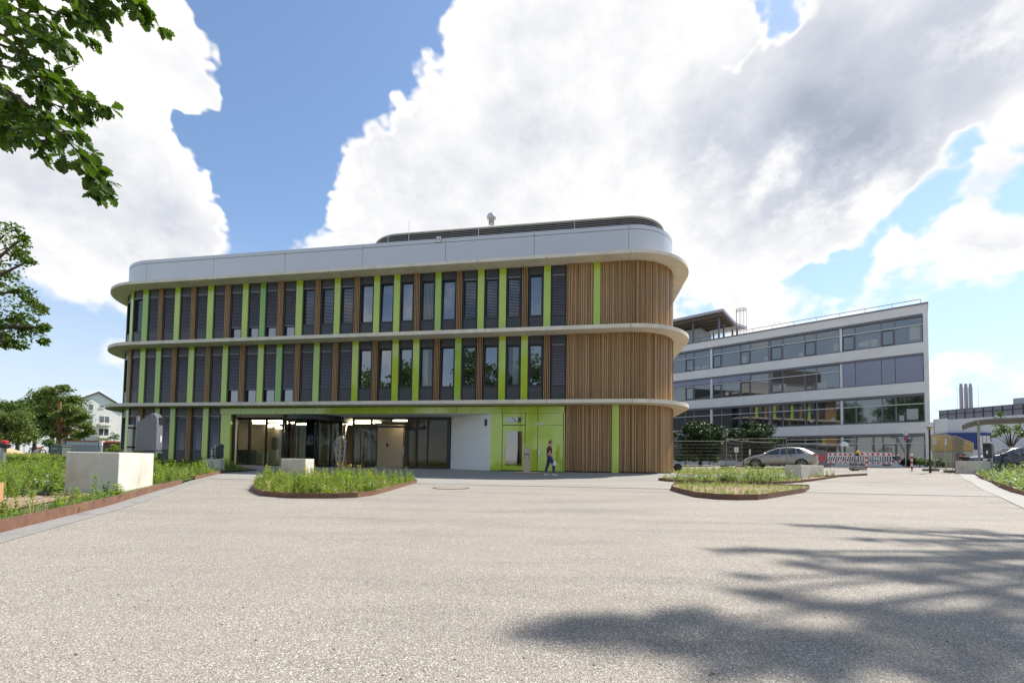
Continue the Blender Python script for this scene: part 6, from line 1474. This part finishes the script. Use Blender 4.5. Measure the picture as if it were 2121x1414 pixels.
# trees behind the viewpoint: they stand across the road and show in the window reflections
for k, (x, y, h, r_) in enumerate(((-34, -14, 18, 6), (-22, -20, 21, 6.5), (-11, -17, 18, 6), (0, -24, 22, 6.5), (10, -19, 14.5, 5.2), (21, -24, 17, 5.6), (33, -18, 14, 5), (-46, -20, 15, 5.4))):
    tree('street_tree', 'leafy street tree across the road from the glazed entrance', (x, y), 3.0, (x, y, h*.62), (r_*.85, r_*.85, h*.36), 46, 1.9, 110, .62, M_lf1 if k % 2 else M_lf5, 80+k, .22, group='street trees opposite the building')
# tall tree to the right whose shade falls on the forecourt
def shade_tree():
    sp = [(1660, 1088, .16), (1700, 1090, .2), (1745, 1090, .22), (1790, 1096, .25), (1840, 1098, .28), (1890, 1097, .3), (1940, 1100, .34), (1990, 1099, .36), (2040, 1103, .4), (2090, 1106, .42), (1800, 1116, .2), (1870, 1122, .3), (1930, 1126, .34), (1990, 1130, .38), (2050, 1136, .4), (2110, 1130, .42), (2180, 1120, .6), (2260, 1130, .7),
          (1500, 1140, .10), (1540, 1138, .14), (1590, 1140, .17), (1640, 1142, .2), (1690, 1150, .22), (1740, 1156, .24), (1790, 1160, .24), (1850, 1160, .25), (1640, 1165, .14), (1700, 1176, .2), (1760, 1182, .2), (1820, 1186, .2), (1880, 1166, .22), (2000, 1168, .3), (2070, 1176, .3), (2120, 1200, .32), (2020, 1196, .22), (1940, 1206, .15), (2200, 1190, .45),
          (1550, 1226, .10), (1590, 1232, .14), (1640, 1240, .15), (1690, 1252, .16), (1560, 1196, .07), (1750, 1268, .18), (1810, 1276, .2), (1870, 1274, .2), (1930, 1278, .22), (1990, 1276, .22), (2060, 1284, .25), (2120, 1280, .26), (2190, 1260, .4),
          (1100, 1312, .10), (1150, 1296, .12), (1200, 1290, .14), (1260, 1296, .14), (1320, 1290, .14), (1390, 1276, .14), (1440, 1270, .12), (1250, 1320, .09), (1330, 1322, .1), (1420, 1300, .12), (1480, 1290, .12), (1500, 1330, .12), (1560, 1320, .16), (1610, 1340, .18), (1660, 1320, .16), (1720, 1330, .17), (1790, 1330, .2), (1860, 1328, .2), (1930, 1336, .18), (2000, 1345, .2), (2070, 1350, .2), (2130, 1340, .26), (2110, 1390, .2), (1600, 1380, .12), (1680, 1376, .12), (1760, 1366, .12), (1850, 1372, .1), (1480, 1380, .1), (2210, 1330, .4), (1950, 1395, .14), (2010, 1400, .16), (2070, 1404, .18), (1900, 1310, .16), (1960, 1310, .18), (2030, 1316, .2), (2100, 1316, .22), (1560, 1360, .1), (1640, 1360, .1), (1700, 1350, .12), (1380, 1340, .08), (1450, 1350, .09), (1180, 1316, .08), (2040, 1230, .12), (2110, 1240, .2), (1880, 1200, .12), (1960, 1150, .2)]
    rs = random.Random(12); cl = []; base = (15.2, 9.4)
    for (x, y, r_) in sp:
        g = hitz(x, y, 0); H = rs.uniform(13.2, 16.5); q = g+SUN*(H/SUN.z); rr = r_*.9; sx, sy = proj(q)
        if sx < 2160 and sy > -70: H = 17.0; q = g+SUN*(H/SUN.z)
        cl.append((q.x-base[0], q.y-base[1], q.z, rr, rr, rr*.55))
    for _ in range(26): a = rs.uniform(0, 6.28); d = rs.uniform(.5, 3.6); cl.append((2.0+d*math.cos(a), -1+d*math.sin(a), rs.uniform(14.5, 18.5), .8, .8, .6))
    tree('poplar_tree', 'tall tree at the right of the forecourt shading the asphalt', base, 11.0, (base[0]-.6, base[1]-1, 15.5), (3, 3, 2), 0, 0, 24, .15, M_lf1, 77, .26, clusters=cl, limbs=40)
shade_tree()
# ------------------------------------------------------------------ overhanging oak, top left
def build_oak():
    base = Vector((-6.2, 3.2, ground_z(-6.2, 3.2))); root = empty('oak_tree', 'oak with lobed leaves whose branches hang in from the upper left over the forecourt', 'tree', base)
    half = [(0, 0), (.005, .008), (.010, .018), (.023, .027), (.016, .036), (.032, .047), (.021, .055), (.038, .068), (.025, .076), (.031, .087), (.017, .092), (.009, .101), (0, .105)]
    def leaf_mesh(k, curl):
        vs, fs = [], []
        rs = random.Random(k)
        for (w, y) in half:
            w *= rs.uniform(.85, 1.15); zc = -curl*(y*9)**2*.02; vs += [(-w, y, zc+w*.25), (0, y, zc), (w, y, zc+w*.25)]
        for i in range(len(half)-1):
            a, b = 3*i, 3*i+3; fs += [(a, a+1, b+1, b), (a+1, a+2, b+2, b+1)]
        vs2 = vs+[(-.0012, -.02, 0), (.0012, -.02, 0)]; fs.append((len(vs), len(vs)+1, 1))
        return vs2, fs
    L4 = []
    for k in range(5):
        v, f = leaf_mesh(k, .5+.5*k); m_ = MB(); m_.add(v, f); L4.append((m_.mesh('oak_leaf', M_oak), np.array(v), f))
    rs = random.Random(33); LV = []
    tw = MB(); br = MB()
    def P(x, y, d): return atY(x, y, d)-base
    def leaves_along(a, b, n, spread, tip=False):
        for _ in range(n):
            t = 1.0 if tip else rs.random(); p = a.lerp(b, t)
            d = (b-a).normalized()*rs.uniform(.2, 1)+Vector((rs.uniform(-1, 1), rs.uniform(-1, 1), rs.uniform(-1.1, .5)))*spread
            LV.append((p, d.normalized(), Vector((rs.uniform(-.7, .7), rs.uniform(-.7, .7), 1)).normalized(), rs.uniform(.55, .95)))
    B = [([(-90, 60), (20, 100), (90, 150), (140, 190), (205, 222)], 3.0), ([(-90, 140), (20, 190), (80, 235), (130, 280), (165, 320), (190, 355), (212, 385)], 2.75), ([(-90, -50), (30, -5), (100, 20), (160, 40), (192, 52)], 3.1), ([(-90, 230), (-10, 250), (45, 275), (85, 292)], 2.9),
         ([(-90, 100), (40, 150), (110, 215), (178, 246)], 3.2), ([(120, -90), (210, -40), (262, -12), (296, 12)], 3.0), ([(-90, 10), (30, 50), (90, 82), (128, 92)], 2.8), ([(-90, 285), (-30, 288), (6, 290)], 3.1), ([(-90, -20), (40, 20), (110, 60), (140, 100)], 3.3),
         ([(-90, 180), (0, 205), (60, 255), (110, 262)], 3.3), ([(-60, -80), (60, -40), (150, -10), (196, 12)], 2.9), ([(-90, 40), (10, 75), (60, 130), (95, 175)], 2.6), ([(-90, 120), (-20, 150), (30, 215), (60, 240)], 3.4)]
    for pts, d in B:
        W = [P(x, y, d+.12*math.sin(i*1.7+d*9)) for i, (x, y) in enumerate(pts)]
        br.tube([(-.0, 0, 2.6+.12*(W[0].z-2.6)), W[0]*.5+Vector((0, 0, 1.5)), W[0]], [.05, .03, .012], 6)
        tw.tube(W, [.011*(1-.8*i/(len(W)-1)) for i in range(len(W))], 6)
        for i in range(1, len(W)):
            a, b = W[i-1], W[i]; n = 3 if i < len(W)-1 else 4
            for k in range(n):
                t = (k+rs.random())/n; s = a.lerp(b, t); ax = (b-a).normalized(); sd = rs.choice((-1, 1))
                e = s+(ax*rs.uniform(.3, 1)+Vector((rs.uniform(-.3, .5), rs.uniform(-.7, .7), sd*rs.uniform(.15, .7)-.15))).normalized()*rs.uniform(.08, .19)*(1.0 if i < len(W)-1 else .75)
                tw.tube([s, s.lerp(e, .5)+Vector((0, 0, .01)), e], [.004, .003, .002], 4, False)
                leaves_along(s, e, 5, .8); leaves_along(s, e, 5, .9, True)
            leaves_along(a, b, 6, 1.0)
        leaves_along(W[-2], W[-1], 5, .7, True)
    tw.build('twigs', M_bark, root, True); br.build('limbs', M_bark, root, True)
    m_ = MB(); m_.tube([(0, 0, -.2), (.05, 0, 2), (0, .1, 4.5), (.1, .1, 7)], [.30, .24, .18, .1], 10); m_.build('trunk', M_bark, root, True)
    def size_px(q):
        w = base+q[0]; x, y = proj(w); return ((w-CAM).length, x, y)
    vis = sorted([q for q in LV if -10 < size_px(q)[1] < 330 and size_px(q)[2] > -10], key=lambda q: size_px(q)[0]/q[3])
    own = vis[:300]; ids = set(id(q) for q in own); rest = [q for q in LV if id(q) not in ids]
    def mtx(q):
        p, d, n, s = q; y = d; x = y.cross(n).normalized(); z = x.cross(y); return Matrix(((x.x*s, y.x*s, z.x*s, p.x), (x.y*s, y.y*s, z.y*s, p.y), (x.z*s, y.z*s, z.z*s, p.z), (0, 0, 0, 1)))
    for q in own:
        o = link('leaf', rs.choice(L4)[0], root); o.matrix_local = mtx(q)
    V, F = [], []
    mb = MB()
    for q in rest:
        _, v, f = rs.choice(L4); M_ = np.array(mtx(q)); mb.add([tuple(p) for p in (v @ M_[:3, :3].T+M_[:3, 3])], f)
    o = mb.build('foliage', M_oak, root); o['kind'] = 'stuff'
build_oak()

# ------------------------------------------------------------------ left background: house, fences, cabinet
hn = Vector((.80, -.60, 0)); hx = Vector((.60, .80, 0)); H0 = atY(204, 900, 88); H0.z = 0
def uh(x, y): p = hitp(x, y, H0, hn); d = p-H0; return d.dot(hx), d.z
house = empty('gabled_house', 'white gabled house with dark roof edge beyond the pine', 'house', H0, math.atan2(hx.y, hx.x))
pk, zp = uh(204, 813); er, ze = uh(246, 838.5); wdt = er-pk; M_hw = mat('house_render', (.84, .82, .78), .85, var=.04)
zb_ = .5; sl_ = (zp-ze)/wdt; W2 = wdt*1.25; ze2 = zp-sl_*W2
g_ = [(pk-W2, zb_), (pk+W2, zb_), (pk+W2, ze2), (pk, zp), (pk-W2, ze2)]; Dp = 14
MB().add([(x, 0, z) for x, z in g_]+[(x, Dp, z) for x, z in g_], [(0, 1, 2, 3, 4), (9, 8, 7, 6, 5), (0, 5, 6, 1), (1, 6, 7, 2), (4, 9, 5, 0)]).build('wall', M_hw, house)
rm = MB()
for sg in (-1, 1):
    a, b = (pk, zp+.02), (pk+sg*(W2+.5), zp-sl_*(W2+.5)+.02)
    q = [(a[0], -.35, a[1]), (b[0], -.35, b[1]), (b[0], Dp, b[1]), (a[0], Dp, a[1])]; rm.add(q+[(x, y, z+.22) for x, y, z in q], [(0, 1, 2, 3), (7, 6, 5, 4), (0, 4, 5, 1), (1, 5, 6, 2), (2, 6, 7, 3), (3, 7, 4, 0)])
rm.build('roof', mat('house_roof', (.035, .032, .035), .7), house)
for (x0, x1, y0, y1, n) in ((184.5, 193.5, 835.8, 850.5, 1), (207, 216, 837.6, 844.4, 1), (184, 193, 858.5, 870, 1), (206, 226.8, 860.3, 876.2, 2), (204.5, 225.3, 886.4, 902.6, 2), (183, 192, 884, 897, 1)):
    a, zt = uh(x0, y0); b, zb1 = uh(x1, y1)
    w = MB().box(a, b, -.03, .02, zb1, zt).build('window', M_white2, house)
    for k in range(n):
        c0, c1 = a+(b-a)*k/n+.08, a+(b-a)*(k+1)/n-.08; MB().box(c0, c1, -.05, -.031, zb1+.1, zt-.1).build('pane', M_win2, w)
    MB().box(a-.05, b+.05, -.12, -.031, zb1-.1, zb1).build('sill', M_white2, w)
for y0 in (879, 905.5):
    a, z = uh(203, y0); b, _ = uh(229, y0); bo = MB().box(a, b, -1.3, 0, z-.14, z+.1).build('balcony', M_hw, house)
    m_ = MB(); m_.box(a, b, -1.3, -1.26, z+.95, z+1.0)
    for k in range(13): x = a+(b-a-.03)*k/12; m_.box(x, x+.03, -1.295, -1.27, z+.1, z+.95)
    m_.build('balcony_rail', M_wire, bo)
def at_ground(x, y, Y): q = atY(x, y, Y); return q
# container with red edge
root, L_, z0, z1, A = simple_building('site_container', 'grey blue container with a red top edge behind the railings', 137, 205, 914, 914, 940, 940, 56, 55, mat('container_bluegrey', (.40, .42, .46), .6), 3, 'container')
MB().box(-.05, L_+.05, -.06, 3.05, z1+.001, z1+.16).build('roof_edge', mat('roof_red', (.30, .07, .04), .6), root); MB().box(-.12, -.001, -.05, .3, z0, z1).build('corner_post', mat('post_blue', (.06, .07, .25), .5), root)
MB().box(L_+.001, L_+.12, -.05, .3, z0, z1).build('corner_post', mat('post_blue', (.06, .07, .25), .5), root)
root, L_, z0, z1, A = simple_building('white_gatepost', 'white rendered gate pier between the container and the brown fence', 206, 211.5, 913, 913, 940, 940, 54, 54, M_white2, .4, 'pier')
A, B = atY(212, 938, 53), atY(262, 938, 53); root = empty('plank_fence', 'red brown plank fence left of the office building', 'fence', (A.x, A.y, .3), 0); L_ = B.x-A.x; zt = atY(230, 917, 53).z-.3
n = 20
for k in range(n): MB().box(L_*k/n+.01, L_*(k+1)/n-.01, 0, .04, 0, zt).build('plank', mat('fence_brown', (.13, .035, .03), .7, var=.15), root)
MB().box(0, L_, -.03, .06, zt, zt+.1).build('cap_rail', mat('cap_red', (.28, .08, .05), .7), root)
A, B = atY(139, 938, 44), atY(262, 938, 44); g = .28; root = empty('railing', 'black steel bar railing in front of the container', 'railing', (A.x, A.y, g), 0); L_ = B.x-A.x; zt = atY(190, 922, 44).z-g; M_rb = mat('railing_black', (.02, .02, .022), .5)
n = 46
for k in range(n+1): x = L_*k/n; MB().box(x-.014, x+.014, -.014, .014, 0, zt-.03).build('bar', M_rb, root)
MB().box(0, L_, -.025, .025, zt-.03, zt).build('top_rail', M_rb, root); MB().box(0, L_, -.02, .02, .1, .13).build('bottom_rail', M_rb, root)
A = atY(102, 948, 38); B = atY(130.5, 948, 38); g = ground_z(A.x, 38); root = empty('utility_cabinet', 'green grey utility cabinet standing on the lawn', 'cabinet', (A.x, 38, g), R(-6)); w = B.x-A.x; h = atY(116, 922, 38).z-g
M_cab = mat('cabinet_green', (.11, .14, .135), .6); MB().bbox(0, w, 0, .7, 0, h-.08, .02).build('body', M_cab, root); MB().bbox(-.04, w+.04, -.04, .74, h-.08, h, .02).build('lid', M_cab, root)
MB().box(w*.2, w*.62, -.012, -.002, h*.72, h*.8).build('label_plate', mat('plate_grey', (.45, .46, .46), .5), root); MB().box(w*.49, w*.505, -.008, -.002, .05, h-.1).build('door_gap', M_gap, root)
for x in (w*.1, w*.8): MB().box(x, x+.1, .1, .6, -.15, .0).build('foot', M_foot, root)
A = atY(24, 934, 62); B = atY(98, 934, 60); fence('wire fence panel beyond the lawn, nearest the conifer', (A.x, A.y), (A.x+(B.x-A.x)*.33, A.y-.6), 1.9)
fence('wire fence panel beyond the lawn in front of the dark tree', (A.x+(B.x-A.x)*.34, A.y-.6), (A.x+(B.x-A.x)*.66, A.y-1.3), 1.9); fence('wire fence panel beyond the lawn ending at the cabinet', (A.x+(B.x-A.x)*.67, A.y-1.3), (B.x, B.y), 1.9)
A = atY(18, 937, 56); g = ground_z(A.x, A.y)
def heap():
    m_ = MB(); n = 16; prof = [(1.9, 0), (1.5, .28), (1.0, .62), (.5, .9), (.0, 1.0)]; rs = random.Random(3)
    vs = []
    for r_, z in prof:
        for k in range(n): a = k*6.283/n; q = 1+.18*math.sin(k*1.9+z*3); vs.append((r_*q*math.cos(a), r_*.7*q*math.sin(a), z*.75-.05))
    m_.add(vs, [(i*n+k, i*n+(k+1) % n, (i+1)*n+(k+1) % n, (i+1)*n+k) for i in range(4) for k in range(n)]); return m_
tag(heap().build('soil_heap', mat('sandy_soil', (.50, .36, .20), .95, var=.2, vscale=3, bump=.5), None, True, loc=(A.x, A.y, g)), 'heap of sandy soil before the wire fence on the lawn', 'soil heap')
q = atY(78, 937, 50); bicycle('red and white motorcycle parked on the lawn path', (q.x, q.y, ground_z(q.x, q.y)), R(10), ('redwhite', (.45, .06, .05)), .05, True)
q = atY(5, 962, 20); g = ground_z(q.x, q.y); root = empty('standpipe', 'grey post carrying a red and black fitting on the lawn', 'post', (q.x, q.y, g)); h = atY(5, 927, 20).z-g
m_ = MB(); m_.cyl((0, 0), .1, 0, h, 14); m_.build('post', M_steel, root); MB().bbox(-.28, .22, -.16, .16, h, h+.2, .06).build('housing', M_black, root); MB().bbox(-.1, .16, -.12, .12, h+.2, h+.34, .05).build('red_cap', mat('cap_bright_red', (.5, .03, .03), .4), root)
path = [(-75, 50), (-34, 47), (-34, 45.2), (-75, 47.5)]
tag(sheet('path', path, .07, mat('path_gravel', (.45, .40, .34), .9, var=.1), 2.0), kind='structure', label='pale footpath across the lawn')
lawn2 = [(-46, 34), (-29.8, 33), (-30, 60), (-80, 70), (-160, 66), (-160, 12), (-46, 10)]
tag(sheet('lawn', lawn2, .05, M_grassbase, 4.0), kind='structure', label='green lawn stretching to the trees')
scatter('lawn_tufts', fill([(-46, 34), (-31, 33.5), (-31, 44), (-52, 45), (-62, 34)], 16, lambda x, y: ground_z(x, y)+.05, [('lawn', 5), ('grass', 2)], seed=41, smin=1.2, smax=2.4), None, 'coarse grass of the far lawn')
far = [(-400, 72), (-30, 64), (-30, 110), (-400, 200)]
tag(sheet('meadow', far, .05, M_grassbase, 14.0), kind='structure', label='meadow behind the fence and trees')
# loose grit and small leaves on the asphalt
def grit():
    rs = np.random.default_rng(5); V, F = [], []; b = 0
    for k in range(520):
        Y = 1.3+rs.random()**1.6*13; X = rs.uniform(-1.0, 1.1)*Y; s = rs.uniform(.003, .007); z = ground_z(X, Y)
        a = rs.random()*6.28; q = [(X+s*math.cos(a+t), Y+s*rs.uniform(.6, 1)*math.sin(a+t), z+.0015) for t in (0, 1.3, 2.6, 3.9, 5.2)]+[(X, Y, z+s*.9)]
        V += q; F += [(b+i, b+(i+1) % 5, b+5) for i in range(5)]; b += 6
    o = link('grit', np_mesh('grit', V, F, mat('grit_stone', (.10, .085, .07), .9))); tag(o, kind='stuff', label='loose dark grit scattered over the asphalt')
grit()
